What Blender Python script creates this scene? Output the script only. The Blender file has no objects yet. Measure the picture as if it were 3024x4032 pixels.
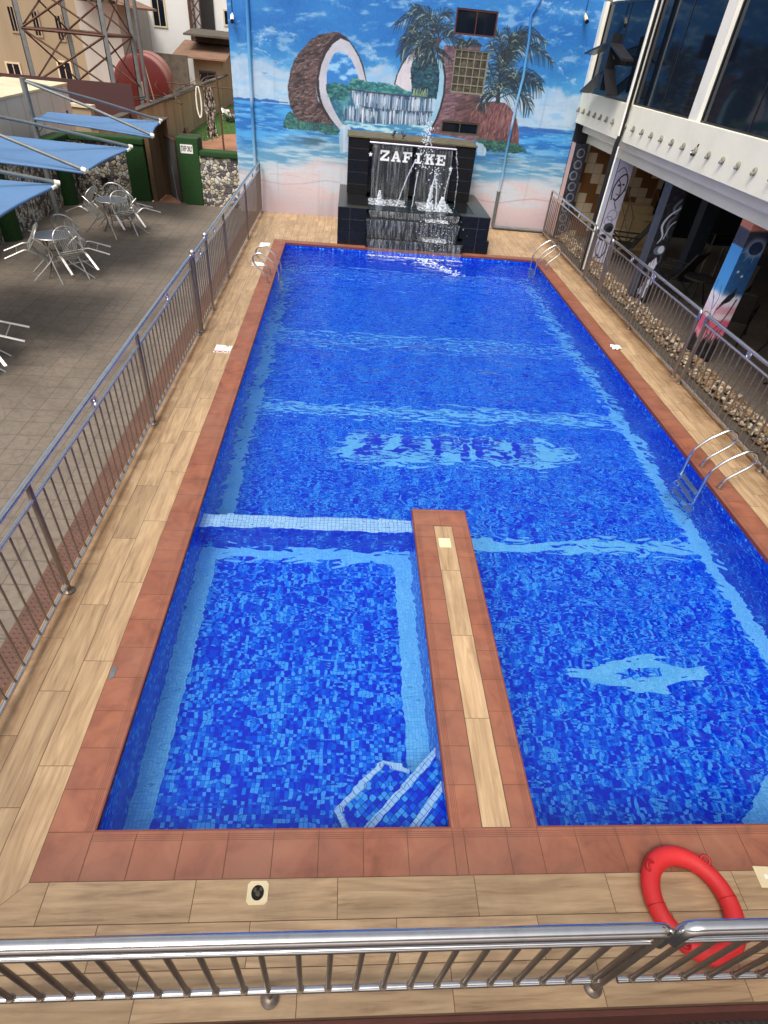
import bpy, bmesh, math, random
import numpy as np
from mathutils import Vector, Matrix
S = bpy.context.scene
C = S.collection
R_ = math.radians
# ------------------------------------------------------------------ camera
cd = bpy.data.cameras.new('camera'); cam = bpy.data.objects.new('camera', cd); C.objects.link(cam)
cam.location = (1.5417, -1.6323, 4.2299)
cam.rotation_euler = (0.8754, -0.0792, -0.0402)
cd.sensor_fit = 'HORIZONTAL'; cd.sensor_width = 36.0; cd.lens = 36.0 * 2257.75 / 3024.0
cd.clip_start = 0.05; cd.clip_end = 600
S.camera = cam
S.render.resolution_x = 768; S.render.resolution_y = 1024
# ------------------------------------------------------------------ sky, sun, exposure
w = bpy.data.worlds.new('World'); S.world = w; w.use_nodes = True
wn = w.node_tree; bgn = wn.nodes['Background']
sky = wn.nodes.new('ShaderNodeTexSky'); sky.sky_type = 'NISHITA'; sky.sun_disc = False
sky.sun_elevation = R_(58); sky.sun_rotation = R_(208)
sky.air_density = 1.0; sky.dust_density = 6.0; sky.ozone_density = 0.6
hs = wn.nodes.new('ShaderNodeHueSaturation'); hs.inputs['Saturation'].default_value = 0.38   # hazy white overcast
wn.links.new(sky.outputs[0], hs.inputs['Color']); wn.links.new(hs.outputs[0], bgn.inputs[0]); bgn.inputs[1].default_value = 0.15
sl = bpy.data.lights.new('sun', 'SUN'); sl.energy = 1.5; sl.angle = R_(22); sl.color = (1.0, 0.955, 0.89)
so = bpy.data.objects.new('sun', sl); C.objects.link(so)
so.rotation_euler = (R_(90 - 58), 0, R_(180 - 208))
S.view_settings.view_transform = 'Standard'; S.view_settings.look = 'None'
S.view_settings.exposure = 0.42; S.view_settings.gamma = 1.0

# ------------------------------------------------------------------ materials
def lin(c):
    return tuple(((v/255.0)/12.92 if v/255.0 <= 0.04045 else ((v/255.0+0.055)/1.055)**2.4) for v in c[:3])
class NT:
    def __init__(s, name):
        s.m = bpy.data.materials.new(name); s.m.use_nodes = True
        s.t = s.m.node_tree; s.n = s.t.nodes; s.b = s.n['Principled BSDF']
    def add(s, typ, **kw):
        n = s.n.new(typ)
        for k, v in kw.items(): setattr(n, k, v)
        return n
    def L(s, a, b): s.t.links.new(a, b)
    def math(s, op, a, b=None, c=None):
        n = s.n.new('ShaderNodeMath'); n.operation = op
        for i, v in enumerate((a, b, c)):
            if v is None: continue
            if isinstance(v, (int, float)): n.inputs[i].default_value = v
            else: s.L(v, n.inputs[i])
        return n.outputs[0]
    def mix(s, f, a, b, bt='MIX'):
        n = s.n.new('ShaderNodeMix'); n.data_type = 'RGBA'; n.blend_type = bt
        for i, v in ((0, f), (6, a), (7, b)):
            if isinstance(v, (int, float)): n.inputs[i].default_value = v
            elif isinstance(v, tuple): n.inputs[i].default_value = tuple(v[:3]) + (1,)
            else: s.L(v, n.inputs[i])
        return n.outputs[2]
    def coord(s, kind='Object'):
        return s.n.new('ShaderNodeTexCoord').outputs[kind]
    def mapping(s, v, scale=(1, 1, 1), loc=(0, 0, 0), rot=(0, 0, 0)):
        n = s.n.new('ShaderNodeMapping'); s.L(v, n.inputs[0])
        n.inputs['Scale'].default_value = scale; n.inputs['Location'].default_value = loc; n.inputs['Rotation'].default_value = rot
        return n.outputs[0]
    def noise(s, v, scale=5, detail=4, rough=0.55, dist=0.0):
        n = s.n.new('ShaderNodeTexNoise'); s.L(v, n.inputs['Vector'])
        n.inputs['Scale'].default_value = scale; n.inputs['Detail'].default_value = detail
        n.inputs['Roughness'].default_value = rough; n.inputs['Distortion'].default_value = dist
        return n
    def ramp(s, f, stops, interp='LINEAR'):
        n = s.n.new('ShaderNodeValToRGB'); n.color_ramp.interpolation = interp
        e = n.color_ramp.elements
        while len(e) < len(stops): e.new(0.5)
        for i, (p, c) in enumerate(stops):
            e[i].position = p; e[i].color = tuple(c[:3]) + (1,)
        s.L(f, n.inputs[0]); return n.outputs[0]
    def bump(s, h, strength=0.3, dist=0.01):
        n = s.n.new('ShaderNodeBump'); s.L(h, n.inputs['Height'])
        n.inputs['Strength'].default_value = strength; n.inputs['Distance'].default_value = dist
        s.L(n.outputs[0], s.b.inputs['Normal']); return n
    def base(s, v):
        if isinstance(v, tuple): s.b.inputs['Base Color'].default_value = tuple(v[:3]) + (1,)
        else: s.L(v, s.b.inputs['Base Color'])
def g3(v): return (v, v, v)
def M(name, col, rough=0.6, metal=0.0, var=0.25, scale=6.0, bump=0.15, streak=False, spec=None):
    """plain material: colour with two octaves of dirt variation and a fine bump"""
    t = NT(name); c = lin(col); co = t.coord()
    v = t.mapping(co, (1, 1, 0.12)) if streak else co
    n = t.noise(v, scale, 6, 0.62)
    d = tuple(x*(1-var) for x in c); l = tuple(min(1, x*(1+var*0.6)) for x in c)
    t.base(t.ramp(n.outputs[0], [(0.3, d), (0.5, c), (0.72, l)]))
    t.b.inputs['Roughness'].default_value = rough; t.b.inputs['Metallic'].default_value = metal
    if spec is not None: t.b.inputs['Specular IOR Level'].default_value = spec
    if bump: t.bump(t.noise(co, scale*8, 3).outputs[0], bump, 0.004)
    return t.m
mt = {}
mt['chrome'] = M('chrome', (214, 212, 210), 0.17, 0.97, 0.12, 9, 0.02)
mt['steel_dull'] = M('steel_dull', (128, 115, 104), 0.38, 0.65, 0.2, 12, 0.03)
mt['galv'] = M('galvanised', (116, 120, 120), 0.55, 0.4, 0.25, 6, 0.05)
mt['alu'] = M('aluminium', (205, 202, 196), 0.32, 0.85, 0.12, 9, 0.03)
mt['alu_slat'] = M('aluminium_slat', (165, 165, 158), 0.4, 0.6, 0.2, 9, 0.03)
mt['white'] = M('white_paint', (238, 236, 222), 0.6, 0, 0.06, 2.5, 0.08)
mt['cream'] = M('cream_paint', (240, 236, 214), 0.6, 0, 0.07, 1.5, 0.1)
mt['black'] = M('black_paint', (24, 24, 28), 0.35, 0, 0.3, 8, 0.1)
mt['dark'] = M('dark_stuff', (30, 28, 27), 0.6, 0, 0.3, 4, 0.1)
mt['turf'] = M('artificial_turf', (30, 66, 24), 0.95, 0, 0.5, 30, 0.9)
mt['grass'] = M('grass_green', (60, 92, 34), 0.95, 0, 0.4, 3, 0.8)
mt['soil'] = M('red_soil', (158, 112, 82), 0.95, 0, 0.25, 1.2, 0.5)
mt['conc'] = M('stained_concrete', (156, 136, 102), 0.9, 0, 0.5, 1.6, 0.4, streak=True)
mt['conc_dark'] = M('dark_concrete', (84, 76, 66), 0.9, 0, 0.4, 3, 0.4)
mt['wood_old'] = M('mouldy_board', (96, 76, 50), 0.9, 0, 0.5, 3, 0.4, streak=True)
mt['rust'] = M('rusty_steel', (92, 64, 50), 0.8, 0.2, 0.3, 5, 0.2)
mt['maroon'] = M('maroon_paint', (70, 40, 40), 0.6, 0, 0.15, 1.0, 0.1)
mt['tankred'] = M('tank_red', (100, 32, 28), 0.35, 0.0, 0.2, 0.8, 0.05)
mt['tankside'] = M('tank_pale_red', (150, 82, 68), 0.3, 0.0, 0.25, 0.8, 0.05)  # shell and hoops, a paler red than the end plate
mt['beige'] = M('beige_render', (152, 136, 110), 0.85, 0, 0.18, 0.6, 0.2, streak=True)
mt['greywall'] = M('grey_render', (168, 164, 156), 0.85, 0, 0.12, 0.6, 0.2, streak=True)
mt['housewhite'] = M('house_white', (214, 214, 210), 0.8, 0, 0.06, 0.5, 0.1)
mt['roofbrown'] = M('roof_brown', (128, 98, 78), 0.8, 0, 0.3, 1.5, 0.3)
mt['shedtop'] = M('shed_roof', (206, 190, 158), 0.8, 0, 0.3, 1.0, 0.2)
mt['shedwall'] = M('shed_wall', (202, 198, 190), 0.6, 0, 0.08, 1.2, 0.1)
mt['winframe'] = M('window_frame', (84, 76, 60), 0.5, 0.2, 0.2, 6, 0.05)
mt['winframe2'] = M('window_frame_maroon', (84, 44, 40), 0.5, 0.1, 0.2, 6, 0.05)
mt['plastic_ring'] = M('orange_red_plastic', (206, 40, 42), 0.6, 0, 0.12, 3, 0.12)
mt['ringlug'] = M('dark_red_lug', (160, 18, 22), 0.5, 0, 0.1, 3, 0.05)
mt['ivory'] = M('ivory_plastic', (222, 206, 166), 0.5, 0, 0.08, 6, 0.05)
mt['paper'] = M('white_card', (240, 238, 230), 0.7, 0, 0.04, 4, 0.02)
mt['redink'] = M('red_ink', (176, 50, 40), 0.7, 0, 0.05, 4, 0)
mt['greyink'] = M('grey_ink', (130, 126, 124), 0.7, 0, 0.05, 4, 0)
mt['letter'] = M('white_letter', (236, 236, 236), 0.35, 0.0, 0.05, 4, 0)
mt['basalt'] = M('furniture_rattan', (52, 48, 45), 0.6, 0, 0.3, 20, 0.3)
mt['bluefab'] = M('blue_shade_cloth', (82, 118, 158), 0.75, 0, 0.1, 2.0, 0.15)
mt['foliage'] = M('leaf_green', (58, 84, 34), 0.8, 0, 0.5, 2, 0.3)

def granite():
    t = NT('black_granite'); co = t.coord()
    n = t.noise(co, 60, 3)
    geo = t.add('ShaderNodeNewGeometry')
    s = t.add('ShaderNodeSeparateXYZ'); t.L(geo.outputs['Position'], s.inputs[0])
    t.base(t.ramp(n.outputs[0], [(0.35, (0.005, 0.005, 0.006)), (0.7, (0.014, 0.015, 0.016))]))
    n2 = t.noise(co, 2.5, 4)
    t.L(t.ramp(n2.outputs[0], [(0.35, g3(0.10)), (0.7, g3(0.28))]), t.b.inputs['Roughness']); t.b.inputs['Specular IOR Level'].default_value = 0.28
    return t.m
mt['granite'] = granite()
mt['granite_top'] = M('granite_wet_top', (52, 52, 46), 0.3, 0, 0.3, 5, 0.1)
mt['joint'] = M('granite_joint', (70, 66, 58), 0.7, 0, 0.2, 8, 0)
mt['silver'] = M('silver_trim', (220, 220, 224), 0.25, 0.8, 0.05, 5, 0)

def plank():
    t = NT('wood_look_tile'); uv = t.coord('UV')
    g = t.noise(t.mapping(uv, (0.9, 11, 1)), 2.2, 7, 0.6, 1.4)
    g2 = t.noise(t.mapping(uv, (0.35, 3.2, 1)), 2.0, 4, 0.5, 2.2)
    at = t.add('ShaderNodeAttribute', attribute_name='tone')
    a = t.ramp(g.outputs[0], [(0.28, lin((130, 102, 76))), (0.48, lin((188, 156, 118))), (0.72, lin((214, 184, 144)))])
    b = t.ramp(g2.outputs[0], [(0.3, lin((138, 108, 80))), (0.52, lin((188, 156, 118))), (0.7, lin((210, 182, 144)))])
    c = t.mix(0.5, a, b)
    tone = t.math('MULTIPLY_ADD', at.outputs['Fac'], 0.2, 0.76)
    # brown run-off stains along the railing feet, and scattered damp marks
    co = t.coord(); sx = t.add('ShaderNodeSeparateXYZ'); t.L(co, sx.inputs[0])
    e1 = t.ramp(t.math('ABSOLUTE', t.math('ADD', sx.outputs[0], 0.93)), [(0.03, g3(1)), (0.2, g3(0))])
    e2 = t.ramp(t.math('ABSOLUTE', t.math('SUBTRACT', sx.outputs[0], 7.33)), [(0.04, g3(1)), (0.34, g3(0))])
    sn = t.noise(co, 3.2, 5, 0.62, 0.5)
    stn = t.math('MULTIPLY', t.math('MAXIMUM', e1, e2), t.ramp(sn.outputs[0], [(0.3, g3(0.15)), (0.62, g3(0.85))]))
    c = t.mix(stn, c, lin((120, 84, 52)))
    sn2 = t.noise(co, 1.1, 6, 0.65, 0.3)
    c = t.mix(t.ramp(sn2.outputs[0], [(0.5, g3(0)), (0.72, g3(0.38))]), c, lin((128, 104, 84)))
    cc = t.n.new('ShaderNodeVectorMath'); cc.operation = 'SCALE'; t.L(c, cc.inputs[0]); t.L(tone, cc.inputs['Scale'])
    t.base(cc.outputs[0]); t.b.inputs['Roughness'].default_value = 0.5
    t.bump(g.outputs[0], 0.12, 0.003)
    return t.m
mt['plank'] = plank()
mt['grout'] = M('tile_grout', (98, 72, 54), 0.9, 0, 0.25, 4, 0.2)

def coping():
    """terracotta step tile: UV.y runs away from the pool edge in metres, UV.x along it"""
    t = NT('terracotta_tile'); uv = t.coord('UV'); co = t.coord()
    sp = t.add('ShaderNodeSeparateXYZ'); t.L(uv, sp.inputs[0])
    v = sp.outputs[1]
    m = t.math('MODULO', t.math('SUBTRACT', v, 0.018), 0.0125)
    line = t.math('LESS_THAN', m, 0.003)
    rng = t.math('MULTIPLY', t.math('GREATER_THAN', v, 0.018), t.math('LESS_THAN', v, 0.062))
    gr = t.math('MULTIPLY', line, rng)
    at = t.add('ShaderNodeAttribute', attribute_name='tone')
    n = t.noise(co, 5, 5, 0.6, 0.6)
    n2 = t.noise(co, 1.3, 3)
    c = t.ramp(n.outputs[0], [(0.3, lin((116, 68, 50))), (0.5, lin((140, 84, 62))), (0.7, lin((154, 96, 70)))])
    c = t.mix(t.math('MULTIPLY', at.outputs['Fac'], 0.4), c, lin((124, 76, 60)))
    c = t.mix(t.ramp(n2.outputs[0], [(0.4, g3(0)), (0.75, g3(0.35))]), c, lin((152, 114, 94)))
    c = t.mix(t.math('MULTIPLY', gr, 0.8), c, lin((84, 44, 36)))
    t.base(c); t.b.inputs['Roughness'].default_value = 0.55
    t.bump(t.math('SUBTRACT', t.math('MULTIPLY', n.outputs[0], 0.3), gr), 0.35, 0.004)
    return t.m
mt['coping'] = coping()
mt['coping_side'] = M('terracotta_nosing', (112, 56, 46), 0.6, 0, 0.2, 5, 0.1)

def mosaic(name, stops, size=0.03, grout=(24, 60, 190), gw=0.05, cluster=0.9):
    t = NT(name); uv = t.coord('UV')
    sc = t.mapping(uv, (1/size, 1/size, 1))
    fl = t.n.new('ShaderNodeVectorMath'); fl.operation = 'FLOOR'; t.L(sc, fl.inputs[0])
    fr = t.n.new('ShaderNodeVectorMath'); fr.operation = 'FRACTION'; t.L(sc, fr.inputs[0])
    wn_ = t.add('ShaderNodeTexWhiteNoise', noise_dimensions='2D'); t.L(fl.outputs[0], wn_.inputs['Vector'])
    # light and dark tiles cluster; caustic light is worked into their tones as patches
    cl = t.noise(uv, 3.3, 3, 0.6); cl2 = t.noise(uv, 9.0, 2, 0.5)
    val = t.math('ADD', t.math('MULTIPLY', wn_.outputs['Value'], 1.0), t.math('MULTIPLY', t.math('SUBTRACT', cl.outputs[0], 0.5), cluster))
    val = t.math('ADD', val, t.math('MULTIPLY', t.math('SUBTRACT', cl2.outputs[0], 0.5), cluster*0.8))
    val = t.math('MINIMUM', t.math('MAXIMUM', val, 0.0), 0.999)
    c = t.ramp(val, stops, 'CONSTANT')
    sp = t.add('ShaderNodeSeparateXYZ'); t.L(fr.outputs[0], sp.inputs[0])
    e = t.math('MINIMUM', t.math('MINIMUM', sp.outputs[0], t.math('SUBTRACT', 1.0, sp.outputs[0])), t.math('MINIMUM', sp.outputs[1], t.math('SUBTRACT', 1.0, sp.outputs[1])))
    g = t.math('LESS_THAN', e, gw)
    t.base(t.mix(g, c, lin(grout)))
    t.b.inputs['Roughness'].default_value = 0.25
    return t.m
B1 = lin((22, 44, 216)); B2 = lin((6, 104, 232)); B3 = lin((92, 184, 250)); B4 = lin((0, 76, 230)); B5 = lin((38, 142, 246))
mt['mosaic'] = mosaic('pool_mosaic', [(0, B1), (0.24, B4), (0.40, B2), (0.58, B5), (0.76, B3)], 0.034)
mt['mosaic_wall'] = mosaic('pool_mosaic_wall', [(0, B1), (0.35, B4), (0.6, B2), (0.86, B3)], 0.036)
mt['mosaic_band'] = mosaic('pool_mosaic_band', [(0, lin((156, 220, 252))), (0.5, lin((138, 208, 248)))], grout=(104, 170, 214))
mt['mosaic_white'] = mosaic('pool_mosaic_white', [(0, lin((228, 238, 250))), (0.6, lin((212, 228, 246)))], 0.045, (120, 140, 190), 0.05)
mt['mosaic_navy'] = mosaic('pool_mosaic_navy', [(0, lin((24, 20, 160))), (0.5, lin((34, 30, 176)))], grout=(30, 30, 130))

def water():
    t = NT('pool_water'); t.n.remove(t.b)
    gl = t.add('ShaderNodeBsdfGlass'); gl.inputs['IOR'].default_value = 1.333; gl.inputs['Roughness'].default_value = 0.0
    gl.inputs['Color'].default_value = (0.70, 0.88, 0.98, 1)
    co = t.coord()
    sp = t.add('ShaderNodeSeparateXYZ'); t.L(co, sp.inputs[0])
    # ripple grows towards the fountain end and stays calm in the children's pool
    mr = t.add('ShaderNodeMapRange'); t.L(sp.outputs[1], mr.inputs[0])
    mr.inputs[1].default_value = 0.0; mr.inputs[2].default_value = 9.0; mr.inputs[3].default_value = 0.15; mr.inputs[4].default_value = 0.85
    n1 = t.noise(t.mapping(co, (0.8, 1.55, 1)), 4.0, 1.0, 0.45, 0.9)
    n2 = t.noise(t.mapping(co, (1.0, 1.3, 1), (3.1, 1.7, 0)), 15.0, 2.0, 0.5, 0.3)
    n3 = t.noise(t.mapping(co, (1.0, 1.9, 1), (7.1, 4.7, 0)), 2.2, 2.0, 0.5, 0.4)
    h = t.math('ADD', t.math('MULTIPLY', n1.outputs[0], 1.35), t.math('MULTIPLY', n2.outputs[0], 0.07))
    h = t.math('ADD', h, t.math('MULTIPLY', n3.outputs[0], 2.0))
    h = t.math('MULTIPLY', h, mr.outputs[0])
    b = t.add('ShaderNodeBump'); b.inputs['Strength'].default_value = 1.0; b.inputs['Distance'].default_value = 0.05
    t.L(h, b.inputs['Height']); t.L(b.outputs[0], gl.inputs['Normal'])
    t.L(gl.outputs[0], t.n['Material Output'].inputs[0])
    return t.m
mt['water'] = water()

def patio():
    t = NT('patio_tile'); co = t.coord()
    br = t.add('ShaderNodeTexBrick'); t.L(co, br.inputs[0]); br.offset = 0.0; br.squash = 1.0
    br.inputs['Scale'].default_value = 1.0; br.inputs['Brick Width'].default_value = 0.315; br.inputs['Row Height'].default_value = 0.315
    br.inputs['Mortar Size'].default_value = 0.006; br.inputs['Mortar Smooth'].default_value = 0.1
    br.inputs['Color1'].default_value = lin((114, 104, 91)) + (1,); br.inputs['Color2'].default_value = lin((124, 113, 99)) + (1,)
    br.inputs['Mortar'].default_value = lin((78, 68, 60)) + (1,)
    # engraved star: thin radial lines from the centre of every fourth tile
    fr = t.n.new('ShaderNodeVectorMath'); fr.operation = 'FRACTION'; t.L(t.mapping(co, (1/1.26, 1/1.26, 1)), fr.inputs[0])
    sp = t.add('ShaderNodeSeparateXYZ'); t.L(fr.outputs[0], sp.inputs[0])
    x = t.math('SUBTRACT', sp.outputs[0], 0.5); y = t.math('SUBTRACT', sp.outputs[1], 0.5)
    ang = t.math('ARCTAN2', y, x)
    rad = t.math('SQRT', t.math('ADD', t.math('MULTIPLY', x, x), t.math('MULTIPLY', y, y)))
    k = t.math('ABSOLUTE', t.math('SINE', t.math('MULTIPLY', ang, 6.0)))
    ray = t.math('LESS_THAN', t.math('MULTIPLY', k, rad), 0.03)
    vor = t.add('ShaderNodeTexVoronoi', feature='DISTANCE_TO_EDGE'); t.L(co, vor.inputs['Vector']); vor.inputs['Scale'].default_value = 5.5
    vl = t.math('LESS_THAN', vor.outputs['Distance'], 0.02)
    ln = t.math('MAXIMUM', ray, vl)
    n = t.noise(co, 0.9, 6, 0.6); n2 = t.noise(co, 14, 4)
    c = t.mix(t.math('MULTIPLY', ln, 0.55), br.outputs['Color'], lin((90, 82, 74)))
    c = t.mix(t.ramp(n.outputs[0], [(0.35, g3(0.0)), (0.7, g3(0.45))]), c, lin((116, 101, 88)))
    c = t.mix(t.ramp(n2.outputs[0], [(0.3, g3(0.3)), (0.6, g3(0.0))]), c, lin((70, 64, 58)))
    n3 = t.noise(co, 0.45, 7, 0.68, 0.6)
    c = t.mix(t.ramp(n3.outputs[0], [(0.5, g3(0)), (0.62, g3(0.45))]), c, lin((78, 68, 58)))
    t.base(c); t.b.inputs['Roughness'].default_value = 0.7
    t.bump(t.math('SUBTRACT', br.outputs['Fac'], ln), 0.25, -0.004)
    return t.m
mt['patio'] = patio()
def tactile(name, col):
    t = NT(name); co = t.coord()
    fr = t.n.new('ShaderNodeVectorMath'); fr.operation = 'FRACTION'; t.L(t.mapping(co, (20, 20, 20)), fr.inputs[0])
    sp = t.add('ShaderNodeSeparateXYZ'); t.L(fr.outputs[0], sp.inputs[0])
    x = t.math('SUBTRACT', sp.outputs[0], 0.5); y = t.math('SUBTRACT', sp.outputs[1], 0.5)
    r = t.math('SQRT', t.math('ADD', t.math('MULTIPLY', x, x), t.math('MULTIPLY', y, y)))
    dm = t.math('SUBTRACT', 1.0, t.math('MULTIPLY', r, 3.2)); dm = t.math('MAXIMUM', dm, 0.0)
    n = t.noise(co, 3, 4)
    c = lin(col)
    t.base(t.ramp(n.outputs[0], [(0.3, tuple(v*0.8 for v in c)), (0.7, tuple(v*1.15 for v in c))]))
    t.b.inputs['Roughness'].default_value = 0.7
    t.bump(dm, 0.8, 0.012)
    return t.m
mt['tactile'] = tactile('tactile_red', (98, 68, 56))
mt['tactile_dark'] = tactile('tactile_grey', (60, 54, 52))

def stone():
    t = NT('crazy_stone_cladding'); co = t.coord()
    n0 = t.noise(co, 3, 2)
    v = t.add('ShaderNodeTexVoronoi', feature='F1'); t.L(co, v.inputs['Vector']); v.inputs['Scale'].default_value = 10.5
    e = t.add('ShaderNodeTexVoronoi', feature='DISTANCE_TO_EDGE'); t.L(co, e.inputs['Vector']); e.inputs['Scale'].default_value = 10.5
    sp = t.add('ShaderNodeSeparateColor'); t.L(v.outputs['Color'], sp.inputs[0])
    c = t.ramp(sp.outputs[0], [(0, lin((86, 84, 90))), (0.22, lin((118, 112, 110))), (0.36, lin((190, 180, 158))), (0.58, lin((212, 204, 184))), (0.82, lin((166, 148, 124))), (0.9, lin((206, 206, 198)))], 'CONSTANT')
    c = t.mix(t.ramp(t.noise(co, 40, 4).outputs[0], [(0.3, g3(0.25)), (0.6, g3(0))]), c, lin((80, 72, 64)))
    g = t.ramp(e.outputs['Distance'], [(0.03, g3(1)), (0.07, g3(0))])
    t.base(t.mix(g, c, lin((66, 54, 44)))); t.b.inputs['Roughness'].default_value = 0.75
    t.bump(t.ramp(e.outputs['Distance'], [(0.02, g3(0)), (0.22, g3(1))]), 0.7, 0.02)
    return t.m
mt['stone'] = stone()
def pebble():
    t = NT('pebbles'); co = t.coord()
    oi = t.add('ShaderNodeAttribute', attribute_name='tone')
    c = t.ramp(oi.outputs['Fac'], [(0, lin((92, 68, 46))), (0.25, lin((126, 98, 66))), (0.5, lin((148, 122, 90))), (0.7, lin((104, 96, 84))), (0.86, lin((182, 172, 150)))])
    t.base(t.mix(t.ramp(t.noise(co, 30, 3).outputs[0], [(0.3, g3(0.3)), (0.6, g3(0))]), c, lin((110, 84, 56))))
    t.b.inputs['Roughness'].default_value = 0.6; return t.m
mt['pebble'] = pebble()
def paint(name='mural_paint', rough=0.55):
    t = NT(name); at = t.add('ShaderNodeAttribute', attribute_name='paint')
    n = t.noise(t.coord(), 14, 5)
    c = t.mix(t.ramp(n.outputs[0], [(0.3, g3(0.12)), (0.55, g3(0))]), at.outputs['Color'], g3(0.25))
    t.base(c); t.b.inputs['Roughness'].default_value = rough
    t.bump(n.outputs[0], 0.12, 0.004); return t.m
mt['paint'] = paint()
def glass_dark():
    t = NT('tinted_glass'); t.base((0.006, 0.010, 0.018)); t.b.inputs['Roughness'].default_value = 0.05
    t.b.inputs['IOR'].default_value = 1.33
    n = t.noise(t.coord(), 0.7, 2); t.bump(n.outputs[0], 0.05, 0.02); return t.m
mt['glass'] = glass_dark()
def glassblock():
    t = NT('glass_block'); co = t.coord()
    n = t.noise(co, 9, 4)
    t.base(t.ramp(n.outputs[0], [(0.3, lin((54, 51, 46))), (0.55, lin((74, 71, 64))), (0.75, lin((104, 100, 90)))]))
    t.b.inputs['Roughness'].default_value = 0.15; t.bump(n.outputs[0], 0.4, 0.01); return t.m
mt['glassblock'] = glassblock()
def spray(name, dens, vs, lo=0.45, hi=0.7):
    """falling water: white streaks, see-through between them"""
    t = NT(name); co = t.coord(); n = t.noise(t.mapping(co, vs), 6, 5, 0.65, 0.3)
    t.base((0.85, 0.9, 0.95)); t.b.inputs['Roughness'].default_value = 0.15
    t.L(t.ramp(n.outputs[0], [(lo, g3(0.03)), (hi, g3(dens))]), t.b.inputs['Alpha'])
    t.bump(n.outputs[0], 0.5, 0.02); return t.m
mt['curtain'] = spray('falling_water', 0.30, (3.4, 1, 0.2), 0.46, 0.8)
mt['cascade'] = spray('cascading_water', 0.34, (4, 1, 0.5), 0.46, 0.82)
mt['foam'] = spray('foam', 0.95, (3, 3, 3), 0.42, 0.62)
t_ = NT('water_drop'); t_.base((0.8, 0.85, 0.92)); t_.b.inputs['Roughness'].default_value = 0.1; t_.b.inputs['Alpha'].default_value = 0.7; mt['drop'] = t_.m
def checker():
    t = NT('brown_white_wall_tile'); uv = t.coord('UV')
    br = t.add('ShaderNodeTexBrick'); t.L(uv, br.inputs[0]); br.offset = 0.5
    br.inputs['Scale'].default_value = 1.0; br.inputs['Brick Width'].default_value = 0.5; br.inputs['Row Height'].default_value = 0.25
    br.inputs['Mortar Size'].default_value = 0.004; br.inputs['Bias'].default_value = 0.0
    # brown tiles climb in diagonal steps
    sp = t.add('ShaderNodeSeparateXYZ'); t.L(uv, sp.inputs[0])
    row = t.math('FLOOR', t.math('DIVIDE', sp.outputs[1], 0.25))
    cx = t.math('FLOOR', t.math('DIVIDE', t.math('ADD', sp.outputs[0], t.math('MULTIPLY', t.math('MODULO', row, 2.0), 0.25)), 0.5))
    k = t.math('MODULO', t.math('ADD', t.math('ADD', cx, t.math('FLOOR', t.math('DIVIDE', row, 2.0))), 60.0), 2.0)
    k = t.math('GREATER_THAN', k, 0.5)
    c = t.mix(k, lin((196, 180, 152)), lin((122, 82, 48)))
    c = t.mix(br.outputs['Fac'], c, lin((90, 76, 60)))
    t.base(c); t.b.inputs['Roughness'].default_value = 0.35; return t.m
mt['checker'] = checker()
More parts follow.
